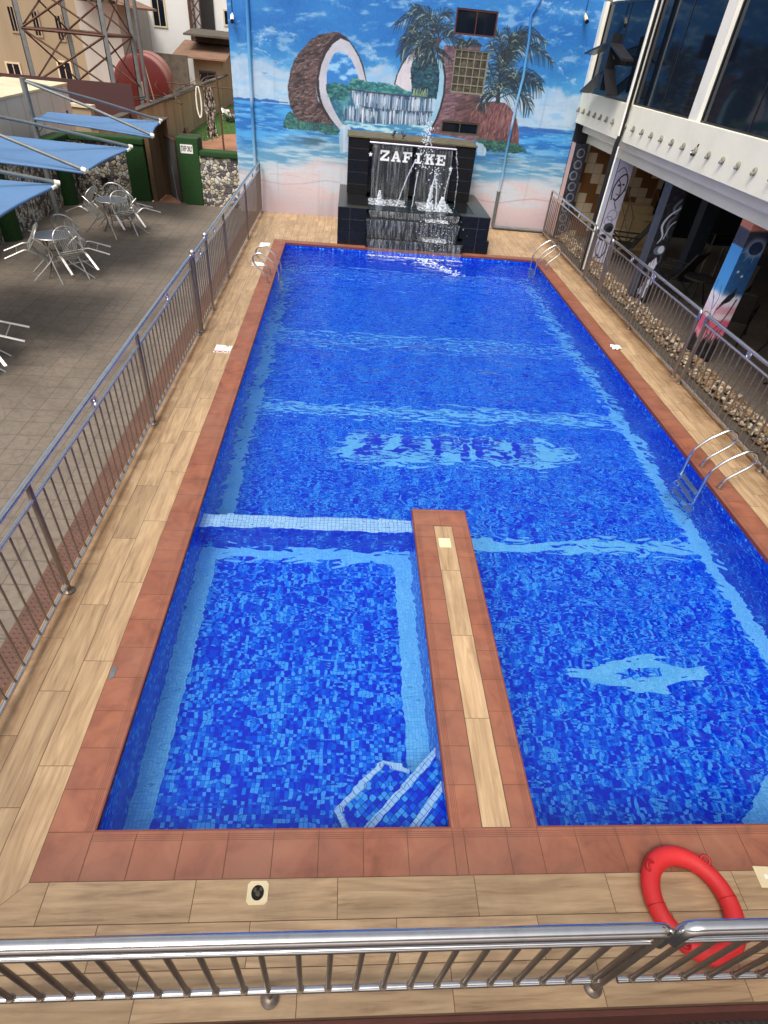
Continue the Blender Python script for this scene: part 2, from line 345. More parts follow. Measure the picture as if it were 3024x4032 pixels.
# ------------------------------------------------------------------ mesh helpers
class MB:
    def __init__(s): s.v = []; s.f = []; s.uv = []; s.tone = []; s.mi = []; s.any_uv = False
    def face(s, pts, uv=None, tone=0.5, mi=0):
        i = len(s.v); s.v += [tuple(p) for p in pts]; s.f.append(tuple(range(i, i+len(pts))))
        s.uv.append(uv); s.tone.append(tone); s.mi.append(mi)
        if uv: s.any_uv = True
    def raw(s, vs, fs, tone=0.5, mi=0):
        i = len(s.v); s.v += [tuple(p) for p in vs]
        for f in fs: s.f.append(tuple(i+k for k in f)); s.uv.append(None); s.tone.append(tone); s.mi.append(mi)
    def box(s, x0, x1, y0, y1, z0, z1, tone=0.5, mi=0, M4=None):
        vs = [(x0,y0,z0),(x1,y0,z0),(x1,y1,z0),(x0,y1,z0),(x0,y0,z1),(x1,y0,z1),(x1,y1,z1),(x0,y1,z1)]
        if M4 is not None: vs = [tuple(M4 @ Vector(p)) for p in vs]
        s.raw(vs, [(0,3,2,1),(4,5,6,7),(0,1,5,4),(1,2,6,5),(2,3,7,6),(3,0,4,7)], tone, mi)
    def prism(s, poly, axis, a0, a1, tone=0.5, mi=0):
        """poly 2D extruded along axis from a0 to a1"""
        def P(p, a):
            return {'x': (a, p[0], p[1]), 'y': (p[0], a, p[1]), 'z': (p[0], p[1], a)}[axis]
        n = len(poly); vs = [P(p, a0) for p in poly] + [P(p, a1) for p in poly]
        fs = [tuple(range(n))[::-1], tuple(range(n, 2*n))] + [(i, (i+1) % n, n+(i+1) % n, n+i) for i in range(n)]
        s.raw(vs, fs, tone, mi)
    def tube(s, path, r, n=8, caps=True, tone=0.5, mi=0):
        P = [Vector(p) for p in path]; rr = r if isinstance(r, (list, tuple)) else [r]*len(P)
        vs = []; prev = None
        for i, p in enumerate(P):
            d = (P[min(i+1, len(P)-1)] - P[max(i-1, 0)]).normalized()
            if prev is None:
                a = Vector((0, 0, 1)) if abs(d.z) < 0.9 else Vector((1, 0, 0)); u = d.cross(a).normalized()
            else:
                u = (prev - d*prev.dot(d)).normalized()
            prev = u; v = d.cross(u)
            for k in range(n):
                t = 2*math.pi*k/n; vs.append(p + (u*math.cos(t) + v*math.sin(t))*rr[i])
        m = len(P); fs = [(i*n+k, i*n+(k+1) % n, (i+1)*n+(k+1) % n, (i+1)*n+k) for i in range(m-1) for k in range(n)]
        if caps: fs += [tuple(range(n))[::-1], tuple(range((m-1)*n, m*n))]
        s.raw(vs, fs, tone, mi)
    def ball(s, c, r, seg=8, rings=5, sc=(1, 1, 1), tone=0.5, mi=0, rot=None):
        vs = []; fs = []
        for i in range(rings+1):
            ph = math.pi*i/rings
            for k in range(seg):
                t = 2*math.pi*k/seg
                p = Vector((r*sc[0]*math.sin(ph)*math.cos(t), r*sc[1]*math.sin(ph)*math.sin(t), r*sc[2]*math.cos(ph)))
                if rot: p = rot @ p
                vs.append(Vector(c)+p)
        for i in range(rings):
            for k in range(seg): fs.append((i*seg+k, (i+1)*seg+k, (i+1)*seg+(k+1) % seg, i*seg+(k+1) % seg))
        s.raw(vs, fs, tone, mi)
    def build(s, name, mats, parent=None, smooth=False, bevel=0.0, loc=None):
        me = bpy.data.meshes.new(name); me.from_pydata(s.v, [], s.f)
        if not isinstance(mats, (list, tuple)): mats = [mats]
        for m in mats: me.materials.append(m)
        if len(mats) > 1: me.polygons.foreach_set('material_index', s.mi)
        if s.any_uv:
            ul = me.uv_layers.new(name='UVMap'); k = 0
            for f, u in zip(s.f, s.uv):
                for j in range(len(f)):
                    ul.data[k].uv = u[j] if u else (0, 0)
                    k += 1
        ta = me.attributes.new('tone', 'FLOAT', 'FACE'); ta.data.foreach_set('value', s.tone)
        if smooth:
            me.polygons.foreach_set('use_smooth', [True]*len(s.f))
            try: me.set_sharp_from_angle(angle=R_(50))
            except Exception: pass
        me.update()
        o = bpy.data.objects.new(name, me); C.objects.link(o)
        if parent: o.parent = parent
        if loc: o.location = loc
        if bevel:
            b = o.modifiers.new('bevel', 'BEVEL'); b.width = bevel; b.segments = 2; b.limit_method = 'ANGLE'
        return o
def arc_path(pts, n=5, r=0.05):
    """polyline with rounded corners"""
    P = [Vector(p) for p in pts]; out = [P[0]]
    for i in range(1, len(P)-1):
        a, b, c = P[i-1], P[i], P[i+1]
        ra = min(r, (a-b).length*0.45, (c-b).length*0.45)
        p0 = b + (a-b).normalized()*ra; p1 = b + (c-b).normalized()*ra
        for k in range(n+1):
            t = k/n; out.append(p0*(1-t)**2 + b*2*t*(1-t) + p1*t*t)
    out.append(P[-1]); return out
def smooth_path(pts, n=6):
    P = [Vector(p) for p in pts]; out = []
    for i in range(len(P)-1):
        p0 = P[max(i-1, 0)]; p1 = P[i]; p2 = P[i+1]; p3 = P[min(i+2, len(P)-1)]
        for k in range(n):
            t = k/n
            out.append(0.5*((2*p1) + (p2-p0)*t + (2*p0-5*p1+4*p2-p3)*t*t + (3*p1-p0-3*p2+p3)*t**3))
    out.append(P[-1]); return out
def thing(name, label, cat, loc=(0, 0, 0), rz=0.0, group=None):
    o = bpy.data.objects.new(name, None); C.objects.link(o); o.location = loc; o.rotation_euler = (0, 0, rz)
    o.empty_display_size = 0.1
    return tag(o, label, cat, group)
def tag(o, label, cat, group=None):
    o['label'] = label; o['category'] = cat
    if group: o['group'] = group
    return o
def struct(o, kind='structure'):
    o['kind'] = kind; return o
def copy_tree(o, parent=None):
    c = o.copy(); C.objects.link(c)
    if parent: c.parent = parent
    for ch in [x for x in list(bpy.data.objects) if x.parent == o and x != c]: copy_tree(ch, c)
    return c
def text_mesh(body, size, mat, name, parent=None, depth=0.004, bold=0.0, loc=(0, 0, 0), rot=(0, 0, 0), sx=1.0):
    cu = bpy.data.curves.new(name, 'FONT'); cu.body = body; cu.size = size; cu.extrude = depth; cu.offset = bold
    cu.align_x = 'CENTER'; cu.align_y = 'CENTER'
    o = bpy.data.objects.new(name+'_tmp', cu); C.objects.link(o)
    bpy.context.view_layer.update()
    me = bpy.data.meshes.new_from_object(o.evaluated_get(bpy.context.evaluated_depsgraph_get()))
    bpy.data.objects.remove(o); me.name = name
    me.materials.clear(); me.materials.append(mat)
    m = bpy.data.objects.new(name, me); C.objects.link(m)
    if parent: m.parent = parent
    m.location = loc; m.rotation_euler = rot; m.scale = (sx, 1, 1)
    return m

# ------------------------------------------------------------------ flat paint: a raster kept as vertex colours
def vnoise(X, Y, seed):
    r = np.random.RandomState(seed); T = r.rand(64, 64)
    xi = np.floor(X).astype(int); yi = np.floor(Y).astype(int); fx = X-xi; fy = Y-yi
    fx = fx*fx*(3-2*fx); fy = fy*fy*(3-2*fy)
    a = T[xi % 64, yi % 64]; b = T[(xi+1) % 64, yi % 64]; c = T[xi % 64, (yi+1) % 64]; d = T[(xi+1) % 64, (yi+1) % 64]
    return (a*(1-fx)+b*fx)*(1-fy) + (c*(1-fx)+d*fx)*fy
def fbm(X, Y, seed, oct=5, lac=2.03, g=0.55):
    s = 0; a = 1; t = 0
    for i in range(oct): s = s + a*vnoise(X*lac**i + 17*i, Y*lac**i + 9*i, seed+i); t += a; a *= g
    return s/t
def sst(a, b, x):
    t = np.clip((x-a)/(b-a), 0, 1); return t*t*(3-2*t)
class Canvas:
    def __init__(s, x0, x1, z0, z1, d):
        s.x0, s.z0, s.d = x0, z0, d; s.nx = int(round((x1-x0)/d))+1; s.nz = int(round((z1-z0)/d))+1
        s.X, s.Z = np.meshgrid(x0+np.arange(s.nx)*d, z0+np.arange(s.nz)*d)
        s.I = np.zeros((s.nz, s.nx, 3))
    def put(s, mask, col, sl=None):
        c = np.asarray(col, float)
        if sl is None: sl = (slice(None), slice(None))
        m = mask[..., None]; s.I[sl] = s.I[sl]*(1-m) + c*m
    def win(s, xs, zs, pad):
        i0 = max(0, int((min(xs)-pad-s.x0)/s.d)); i1 = min(s.nx, int((max(xs)+pad-s.x0)/s.d)+2)
        j0 = max(0, int((min(zs)-pad-s.z0)/s.d)); j1 = min(s.nz, int((max(zs)+pad-s.z0)/s.d)+2)
        return (slice(j0, max(j0, j1)), slice(i0, max(i0, i1)))
    def inside(s, poly, sl=None, wob=0.0, seed=3):
        X = s.X if sl is None else s.X[sl]; Z = s.Z if sl is None else s.Z[sl]
        if wob: X = X + (vnoise(X*9, Z*9, seed)-0.5)*wob; Z = Z + (vnoise(X*9+50, Z*9+20, seed)-0.5)*wob
        m = np.zeros(X.shape, bool); n = len(poly)
        for i in range(n):
            xa, za = poly[i]; xb, zb = poly[(i+1) % n]
            if za == zb: continue
            c = ((za > Z) != (zb > Z)) & (X < (xb-xa)*(Z-za)/(zb-za)+xa); m ^= c
        return m.astype(float)
    def poly(s, poly, col, a=1.0, wob=0.0, seed=3):
        xs, zs = zip(*poly); sl = s.win(xs, zs, 0.1); m = s.inside(poly, sl, wob, seed)*a
        c = col(s.X[sl], s.Z[sl]) if callable(col) else col
        s.put(m, c, sl)
    def line(s, pts, wid, col, a=1.0):
        for i in range(len(pts)-1):
            (xa, za), (xb, zb) = pts[i], pts[i+1]
            w0 = wid[i] if isinstance(wid, (list, tuple)) else wid; w1 = wid[i+1] if isinstance(wid, (list, tuple)) else wid
            sl = s.win((xa, xb), (za, zb), max(w0, w1)+s.d)
            X = s.X[sl]; Z = s.Z[sl]
            if X.size == 0: continue
            dx, dz = xb-xa, zb-za; L = dx*dx+dz*dz+1e-9
            t = np.clip(((X-xa)*dx+(Z-za)*dz)/L, 0, 1)
            D = np.hypot(X-xa-t*dx, Z-za-t*dz); w = (w0+(w1-w0)*t)*0.5
            s.put(np.clip((w-D)/s.d+0.5, 0, 1)*a, col, sl)
    def sline(s, pts, wid, col, a=1.0):
        P = smooth_path([(x, z, 0) for x, z in pts], 6); n = len(P)
        if isinstance(wid, (list, tuple)): wid = [float(np.interp(i/(n-1)*(len(wid)-1), range(len(wid)), wid)) for i in range(n)]
        s.line([(p.x, p.y) for p in P], wid, col, a)
    def ell(s, cx, cz, rx, rz, col, a=1.0, soft=None):
        sl = s.win((cx-rx, cx+rx), (cz-rz, cz+rz), 0.05); X = s.X[sl]; Z = s.Z[sl]
        r = np.hypot((X-cx)/rx, (Z-cz)/rz)
        m = np.clip((1-r)*min(rx, rz)/(soft or s.d)+0.5*(soft is None), 0, 1)*a; s.put(m, col, sl)
    def mesh(s, name, place, mat, parent=None, holes=()):
        """place(x,z)->3 arrays of coordinates; holes are rectangles left out"""
        I = np.clip(s.I, 0, 255)/255.0; I = np.where(I <= 0.04045, I/12.92, ((I+0.055)/1.055)**2.4)
        x, y, z = place(s.X.ravel(), s.Z.ravel()); co = np.stack([x, y, z], 1).astype(np.float32)
        j, i = np.meshgrid(np.arange(s.nz-1), np.arange(s.nx-1), indexing='ij')
        cxx = s.x0+(i+0.5)*s.d; czz = s.z0+(j+0.5)*s.d; keep = np.ones(i.shape, bool)
        for q in holes: keep &= ~((cxx > q[0]) & (cxx < q[1]) & (czz > q[2]) & (czz < q[3]))
        a = (j*s.nx+i)[keep]; F = np.stack([a, a+1, a+1+s.nx, a+s.nx], 1).astype(np.int32)
        me = bpy.data.meshes.new(name); me.vertices.add(len(co)); me.vertices.foreach_set('co', co.ravel())
        n = len(F); me.loops.add(n*4); me.loops.foreach_set('vertex_index', F.ravel())
        me.polygons.add(n); me.polygons.foreach_set('loop_start', np.arange(n, dtype=np.int32)*4)
        me.update(calc_edges=True)
        at = me.attributes.new('paint', 'FLOAT_COLOR', 'POINT')
        at.data.foreach_set('color', np.concatenate([I.reshape(-1, 3), np.ones((len(co), 1))], 1).astype(np.float32).ravel())
        me.materials.append(mat); me.validate()
        o = bpy.data.objects.new(name, me); C.objects.link(o)
        if parent: o.parent = parent
        return o
MUR = {
 'shell': ((1.24,4.16),(1.05,4.17),(0.68,4.08),(0.47,3.96),(0.26,3.77),(0.1,3.59),(0.0,3.38),(-0.08,3.12),(-0.11,2.91),(-0.08,2.61),(0.03,2.38),(0.19,2.22),(0.49,2.19),(0.83,2.2),(1.16,2.21),(1.03,2.3),(0.89,2.41),(0.76,2.6),(0.67,2.81),(0.62,3.01),(0.64,3.28),(0.69,3.51),(0.78,3.71),(0.9,3.92),(1.05,4.05)),
 'rim': ((1.21,4.14),(1.38,4.08),(1.56,3.92),(1.71,3.74),(1.81,3.57),(1.87,3.4),(1.92,3.23),(1.72,3.22),(1.32,2.17),(1.16,2.21),(1.03,2.3),(0.89,2.41),(0.76,2.6),(0.67,2.81),(0.62,3.01),(0.64,3.28),(0.69,3.51),(0.78,3.71),(0.9,3.92),(1.05,4.08)),
 'white': ((1.22,4.05),(1.43,4.0),(1.58,3.85),(1.69,3.71),(1.78,3.54),(1.84,3.39),(1.9,3.23),(1.7,3.22),(1.45,2.23),(1.27,2.15),(1.16,2.24),(0.98,2.42),(0.82,2.63),(0.74,2.81),(0.7,3.02),(0.69,3.23),(0.75,3.49),(0.86,3.72),(1.03,3.93)),
 'open': ((1.23,3.82),(1.38,3.76),(1.51,3.65),(1.61,3.5),(1.7,3.31),(1.74,3.18),(2.77,3.13),(3.63,3.14),(3.72,2.4),(2.86,2.25),(1.5,2.24),(1.31,2.29),(1.21,2.41),(1.09,2.57),(0.99,2.75),(0.92,2.93),(0.88,3.14),(0.89,3.35),(0.95,3.55),(1.06,3.74)),
 'opensky': ((1.23,3.82),(1.38,3.76),(1.51,3.65),(1.61,3.5),(1.7,3.31),(1.59,3.19),(1.33,3.12),(0.88,3.13),(0.89,3.35),(0.95,3.55),(1.06,3.74)),
 'fol1': ((1.46,3.13),(1.49,3.24),(1.65,3.29),(1.91,3.24),(2.27,3.25),(2.6,3.21),(2.93,3.19),(2.97,3.08),(2.45,3.05),(1.95,3.08),(1.63,3.09)),
 'folL': ((0.88,3.11),(1.14,3.15),(1.46,3.11),(1.66,3.05),(1.47,2.96),(1.35,2.8),(1.15,2.82),(0.98,2.78),(0.92,2.93)),
 'fallU': ((1.5,3.0),(2.12,3.04),(2.95,3.03),(3.64,3.03),(3.68,2.76),(2.81,2.7),(2.15,2.65),(1.81,2.7),(1.54,2.82)),
 'fallM': ((1.32,2.61),(1.81,2.68),(1.98,2.68),(2.82,2.67),(3.68,2.71),(3.72,2.43),(2.84,2.37),(2.17,2.34),(1.49,2.35),(1.33,2.36)),
 'basin': ((1.33,2.36),(2.17,2.36),(3.72,2.43),(3.74,2.29),(2.52,2.17),(1.5,2.24)),
 'bushL': ((-0.24,2.11),(-0.17,2.36),(-0.07,2.45),(0.03,2.38),(0.16,2.25),(0.49,2.23),(0.83,2.24),(1.16,2.21),(1.23,2.1),(1.17,2.01),(0.83,2.04),(0.49,2.08),(0.16,2.08),(-0.18,2.08)),
 'spillL': ((1.26,2.25),(1.5,2.27),(1.54,2.15),(1.52,1.65),(1.28,1.63),(1.24,1.96)),
 'hillL': ((-1.53,2.65),(-1.35,2.67),(-1.23,2.65),(-1.0,2.69),(-0.84,2.65),(-0.68,2.69),(-0.42,2.67),(-0.29,2.65),(-0.1,2.65),(-0.1,2.63),(-0.42,2.62),(-0.81,2.61),(-1.54,2.6)),
 'horL': ((-1.53,2.61),(-0.1,2.63)),
 'arcR': ((2.62,3.24),(2.67,3.45),(2.78,3.68),(2.93,3.89),(3.09,4.01),(3.53,4.18),(3.61,4.1),(3.28,3.94),(3.08,3.79),(3.08,3.2),(2.83,3.18)),
 'arcRw': ((2.66,3.25),(2.7,3.44),(2.81,3.66),(2.95,3.86),(3.11,3.98),(3.39,3.9),(3.16,3.77),(3.06,3.54),(3.08,3.17),(2.98,3.13),(2.83,3.18)),
 'folR': ((3.02,3.7),(3.15,3.82),(3.46,3.9),(3.68,3.84),(3.77,3.59),(3.79,3.31),(3.76,3.01),(3.5,3.02),(3.13,3.06),(3.07,3.31)),
 'grassR': ((3.12,3.17),(3.33,3.22),(3.53,3.09),(3.39,3.05),(3.17,3.06)),
 'ringR': ((3.66,3.84),(3.82,3.82),(3.91,3.49),(3.93,3.15),(3.89,2.85),(3.82,2.6),(3.67,2.31),(3.55,2.36),(3.62,2.49),(3.74,2.77),(3.77,3.02),(3.79,3.31),(3.77,3.59)),
 'shellR': ((3.77,3.93),(3.81,4.12),(4.06,4.14),(4.72,4.19),(5.1,2.16),(3.67,2.26),(3.82,2.57),(3.9,2.82),(3.95,3.15),(3.94,3.49)),
 'rimR': ((3.81,3.87),(3.93,3.49),(3.95,3.13),(3.9,2.83),(3.83,2.58),(3.69,2.31)),
 'nut': ((5.34,3.08),(5.6,3.08),(5.81,2.96),(6.0,2.73),(6.12,2.46),(6.19,2.14),(5.69,2.14),(5.09,2.22),(4.95,2.37),(4.65,2.57),(4.67,2.75),(4.88,2.95),(5.08,3.04)),
 'bushR': ((5.01,2.22),(5.25,2.2),(5.6,2.2),(6.02,2.2),(6.27,2.15),(6.44,2.0),(6.04,1.97),(5.64,1.97),(5.21,1.97),(5.03,2.12)),
 'spillR': ((4.99,2.14),(5.19,2.12),(5.31,1.98),(5.32,1.85),(5.09,1.83)),
 'hillR': ((6.09,2.57),(6.27,2.61),(6.51,2.57),(6.78,2.59),(7.09,2.58),(7.58,2.55),(7.59,2.52),(6.88,2.5),(6.11,2.51)),
 'horR': ((6.1,2.52),(7.59,2.53)),
 'palm1': (((3.66,4.24),(3.29,4.68),(2.57,4.42)),((3.66,4.24),(3.37,4.61),(2.96,4.78)),((3.65,4.27),(3.63,4.66),(3.93,4.74)),((3.66,4.24),(3.7,4.46),(3.98,4.52)),((3.66,4.22),(3.22,4.44),(2.92,4.34)),((3.66,4.22),(3.17,4.28),(2.78,4.15)),((3.66,4.22),(3.08,4.17),(2.74,3.9)),((3.66,4.22),(3.81,4.39),(4.0,4.37)),((3.66,4.19),(4.0,4.3),(4.3,4.16)),((3.66,4.19),(3.25,4.13),(3.11,3.86)),((3.66,4.19),(3.41,4.03),(3.37,3.76)),((3.66,4.19),(3.69,4.03),(4.03,3.84)),((3.66,4.19),(3.61,4.05),(3.83,3.77)),((3.66,4.19),(3.5,4.1),(3.61,3.8))),
 'palm2': (((4.41,4.13),(4.26,4.21),(4.14,4.17)),((4.41,4.13),(4.33,4.21),(4.21,4.26)),((4.41,4.13),(4.41,4.22),(4.45,4.31)),((4.41,4.13),(4.5,4.24),(4.63,4.27)),((4.41,4.13),(4.57,4.21),(4.75,4.18))),
 'palm3': (((5.32,3.85),(5.64,4.48),(6.34,4.37)),((5.34,3.6),(5.73,4.27),(6.62,4.01)),((5.35,3.37),(5.83,3.7),(6.45,3.6)),((5.36,3.31),(5.92,3.62),(6.48,3.43)),((5.4,3.14),(5.92,3.3),(6.29,3.0)),((5.37,3.26),(5.31,4.05),(5.08,4.49)),((5.4,3.49),(5.49,4.06),(5.33,4.56)),((5.41,3.61),(5.56,4.2),(5.75,4.54)),((5.36,3.49),(5.4,4.0),(5.53,4.44)),((5.32,3.49),(5.23,3.96),(4.95,4.24)),((5.39,3.2),(5.21,3.53),(5.01,3.8)),((5.4,3.14),(5.2,3.36),(5.01,3.58)),((5.4,3.14),(5.05,3.23),(4.94,2.99)),((5.4,3.14),(5.43,3.49),(5.67,3.74)),((5.4,3.14),(5.55,3.45),(5.84,3.5)),((5.4,3.14),(5.17,3.18),(5.04,2.9))),
 'pipeR': ((6.01,5.15),(5.86,4.86),(5.92,4.37),(5.95,3.65),(5.9,3.06),(5.88,2.31),(5.87,1.92),(5.89,1.35)),
 'pipeR2': ((5.85,1.91),(5.86,0.97),(5.86,0.59),(5.93,-0.01)),
}
# ------------------------------------------------------------------ the painted wall
YW = 16.85
rnd = random.Random(7)
def lerp(a, b, t): return np.asarray(a, float)*(1-t[..., None]) + np.asarray(b, float)*t[..., None]
def paint_mural():
    c = Canvas(-1.52, 7.64, -0.04, 5.6, 0.0125); X, Z = c.X, c.Z
    # sky: strong blue above, paler towards the painted horizon
    hz = 2.58
    t = np.clip((Z-hz)/2.6, 0, 1)
    c.I = lerp((100, 176, 212), (24, 110, 182), sst(0.05, 0.6, t))
    c.I = c.I + (fbm(X*1.2, Z*2.2, 5)-0.5)[..., None]*np.array((46, 40, 26))
    # wispy clouds drawn as slanting strokes
    n = fbm(X*1.9+0.35*Z, Z*6.4-X*0.9, 11, 6); n2 = fbm(X*4.1, Z*10.5, 23, 4)
    m = sst(0.53, 0.66, n*0.75+n2*0.25)*sst(hz+0.1, hz+0.7, Z)
    c.put(m*0.3, (160, 186, 214))
    c.put(sst(0.59, 0.68, n*0.7+n2*0.3)*0.3*sst(hz+0.1, hz+0.5, Z), (204, 210, 222))
    # hand-brushed clouds: strokes laid on a scratch canvas, then feathered by warping
    k2 = Canvas(-1.52, 7.64, -0.04, 5.6, 0.0125)
    for k in range(95):
        x = rnd.uniform(-1.6, 7.4); z = rnd.uniform(3.0, 5.5); l = rnd.uniform(0.25, 0.8)*(0.55+0.25*(z-3)); sl_ = rnd.uniform(-0.22, 0.05)
        pts = [(x+l*t, z+sl_*l*t+rnd.uniform(-.02, .035)) for t in (0, .15, .3, .45, .6, .8, 1)]
        wm_ = rnd.uniform(0.5, 1.15); k2.line(pts, tuple(w_*wm_ for w_ in (0.01, 0.035, 0.06, 0.075, 0.05, 0.03, 0.006)), 1.0, rnd.uniform(0.45, 0.9))
    J, I_ = np.meshgrid(np.arange(k2.nz), np.arange(k2.nx), indexing='ij')
    wx = (fbm(X*4.5, Z*7, 201, 5)-0.5)*34; wz = (fbm(X*4.5+30, Z*7+11, 207, 5)-0.5)*26
    cm = k2.I[np.clip(J+wz, 0, k2.nz-1).astype(int), np.clip(I_+wx, 0, k2.nx-1).astype(int), 0]
    lo_ = k2.I[np.clip(J+wz+5, 0, k2.nz-1).astype(int), np.clip(I_+wx, 0, k2.nx-1).astype(int), 0]
    c.put(lo_*0.45, (110, 168, 212)); c.put(cm*0.62*sst(0.3, 0.6, fbm(X*6, Z*9, 211)), (200, 208, 224))
    # cumulus bank over the horizon
    n = fbm(X*1.7+3, Z*2.6, 31, 5); top = hz+0.45+0.65*n + 0.25*np.exp(-((X+0.9)/0.7)**2) + 0.3*np.exp(-((X-2.3)/0.7)**2) + 0.25*np.exp(-((X-6.5)/0.6)**2)
    m = sst(-0.04, 0.16, top-Z); c.put(m*0.72, lerp((172, 186, 206), (212, 212, 220), fbm(X*5, Z*7, 41)))
    m = sst(0.55, 0.7, fbm(X*2.4, Z*7, 47))*m; c.put(m*0.6, (120, 178, 222))
    # sea, turquoise shallows, white foam, sand turning pink at the foot
    s = Z < 2.60
    streak = fbm(X*1.6, Z*14, 53, 5); st2 = fbm(X*3.5+9, Z*30, 59, 3)
    sea = lerp((24, 104, 180), (70, 156, 216), sst(0.35, 0.65, streak))
    sea = sea*(1-0.55*sst(0.6, 0.74, st2)[..., None]) + np.array((150, 200, 232))*(0.55*sst(0.6, 0.74, st2)[..., None])
    shore = 1.55 + 0.22*np.sin(X*1.1+0.5) + 0.18*(fbm(X*1.4, Z*0+1, 61)-0.5)
    shal = sst(0.5, -0.1, Z-shore)
    sea = sea*(1-shal[..., None]) + lerp((88, 146, 182), (170, 194, 206), sst(0.4, 0.65, streak))*shal[..., None]
    sand = sst(0.05, -0.28, Z-shore+0.25)
    sc = lerp((202, 188, 190), (192, 198, 206), sst(0.4, 0.62, fbm(X*1.8, Z*6, 67)))
    pk = sst(0.95, 0.1, Z + 0.12*np.sin(X*2.2)); sc = sc*(1-pk[..., None]*0.75) + np.array((178, 154, 158))*pk[..., None]*0.75
    sea = sea*(1-sand[..., None]) + sc*sand[..., None]
    c.put(s.astype(float), sea)
    # a few sand ripples and a wave line
    for k in range(40):
        x = rnd.uniform(-1.4, 7.4); z = rnd.uniform(0.3, 1.15); l = rnd.uniform(0.1, 0.5)
        c.line([(x, z), (x+l*0.5, z+rnd.uniform(-.015, .03)), (x+l, z+rnd.uniform(-.02, .02))], 0.016, (176, 156, 160), 0.5)
    c.line([(4.9, 0.86), (5.4, 0.74), (5.9, 0.70), (6.4, 0.80), (6.9, 0.88), (7.6, 0.85)], 0.03, (172, 140, 150), 0.6)
    c.line([(-1.5, 0.95), (-0.9, 0.80), (-0.3, 0.74), (0.3, 0.80), (0.9, 0.92), (1.3, 0.9)], 0.03, (176, 148, 156), 0.5)
    # islands on the horizon
    c.poly(MUR['hillL'], (34, 98, 168)); c.poly(MUR['hillR'], (46, 96, 170))
    # darker rock reflections under the shells
    for (cx, cz, rx, rz) in ((0.6, 1.85, 0.9, 0.22), (5.7, 1.8, 0.8, 0.2)):
        sl = c.win((cx-rx, cx+rx), (cz-rz, cz+rz), 0); Xs, Zs = c.X[sl], c.Z[sl]
        m = np.clip(1-np.hypot((Xs-cx)/rx, (Zs-cz)/rz), 0, 1)*sst(0.35, 0.6, fbm(Xs*2, Zs*18, 71)); c.put(m*0.9, (50, 82, 96), sl)
    def fibre(base, dark, light, seed, ang=0.0):
        def f(Xs, Zs):
            n = fbm(Xs*3, Zs*3, seed); a = ang
            q = fbm((Xs*np.cos(a)+Zs*np.sin(a))*7, (-Xs*np.sin(a)+Zs*np.cos(a))*34, seed+3, 4)
            col = lerp(dark, base, sst(0.3, 0.6, q)); h = (sst(0.58, 0.74, q)*0.7)[..., None]
            col = col*(1-h) + np.asarray(light, float)*h
            return col*(0.82+0.36*n)[..., None]
        return f
    c.poly(MUR['shell'], fibre((84, 68, 68), (42, 32, 36), (124, 106, 102), 81, 0.3), wob=0.03)
    c.poly([(0.62, 3.0), (0.66, 3.4), (0.72, 3.7), (0.5, 3.6), (0.35, 3.1), (0.3, 2.6), (0.55, 2.4), (0.66, 2.7)], fibre((112, 84, 82), (76, 56, 56), (146, 120, 114), 83, 0.1), 0.6, wob=0.05)
    # loose hairs on the shell
    P = MUR['shell'][:11]
    for k in range(420):
        x = rnd.uniform(-0.1, 1.1); z = rnd.uniform(2.2, 4.15)
        if c.inside(MUR['shell'], (slice(int((z-c.z0)/c.d), int((z-c.z0)/c.d)+1), slice(int((x-c.x0)/c.d), int((x-c.x0)/c.d)+1))).any():
            a = rnd.uniform(-0.3, 0.9); l = rnd.uniform(0.05, 0.13); g = rnd.choice(((40, 28, 30), (44, 32, 32), (158, 134, 126)))
            c.line([(x, z), (x+l*math.cos(a), z+l*math.sin(a))], 0.014, g, 0.75)
    c.poly(MUR['rim'], (46, 34, 40)); c.poly(MUR['white'], lambda x, z: lerp((164, 166, 178), (196, 198, 206), fbm(x*4, z*4, 91)))
    # everything seen through the opening
    c.poly(MUR['open'], lambda x, z: lerp((34, 92, 122), (70, 138, 150), sst(0.4, 0.6, fbm(x*5, z*6, 93))))
    c.poly(MUR['opensky'], lambda x, z: lerp((40, 118, 190), (140, 190, 224), sst(0.5, 0.65, fbm(x*3, z*7, 95))))
    def leaves(poly, n, cols, seed, r=(0.02, 0.045)):
        q = random.Random(seed); xs, zs = zip(*poly)
        c.poly(poly, cols[0], wob=0.06)
        k = 0
        while k < n:
            x = q.uniform(min(xs), max(xs)); z = q.uniform(min(zs), max(zs)); i = int((x-c.x0)/c.d); j = int((z-c.z0)/c.d); k += 1
            if not c.inside(poly, (slice(j, j+1), slice(i, i+1))).any(): continue
            rr = q.uniform(*r); c.ell(x, z, rr*1.3, rr*0.6, cols[q.randrange(1, len(cols))], 0.85)
    leaves(MUR['folL'], 160, ((16, 66, 76), (38, 110, 110), (22, 80, 92), (70, 140, 128)), 1)
    leaves(MUR['fol1'], 200, ((20, 84, 92), (44, 124, 122), (28, 96, 108), (84, 154, 140)), 2)
    def fall(poly, n, seed):
        q = random.Random(seed); xs, zs = zip(*poly)
        c.poly(poly, lambda x, z: lerp((30, 56, 84), (70, 110, 136), fbm(x*10, z*2, seed)), wob=0.03)
        for k in range(n):
            x = q.uniform(min(xs), max(xs)); l = q.uniform(0.3, 1.0)*(max(zs)-min(zs)); z = max(zs)-q.uniform(0, 0.12)
            sl = (slice(int((z-0.1-c.z0)/c.d), int((z-0.1-c.z0)/c.d)+1), slice(int((x-c.x0)/c.d), int((x-c.x0)/c.d)+1))
            if c.inside(poly, sl).any(): c.line([(x, z), (x+q.uniform(-.01, .01), z-l)], q.uniform(0.010, 0.026), q.choice(((200, 208, 222), (160, 180, 204), (222, 226, 234), (112, 142, 172))), 0.75)
    fall(MUR['fallU'], 170, 5); 
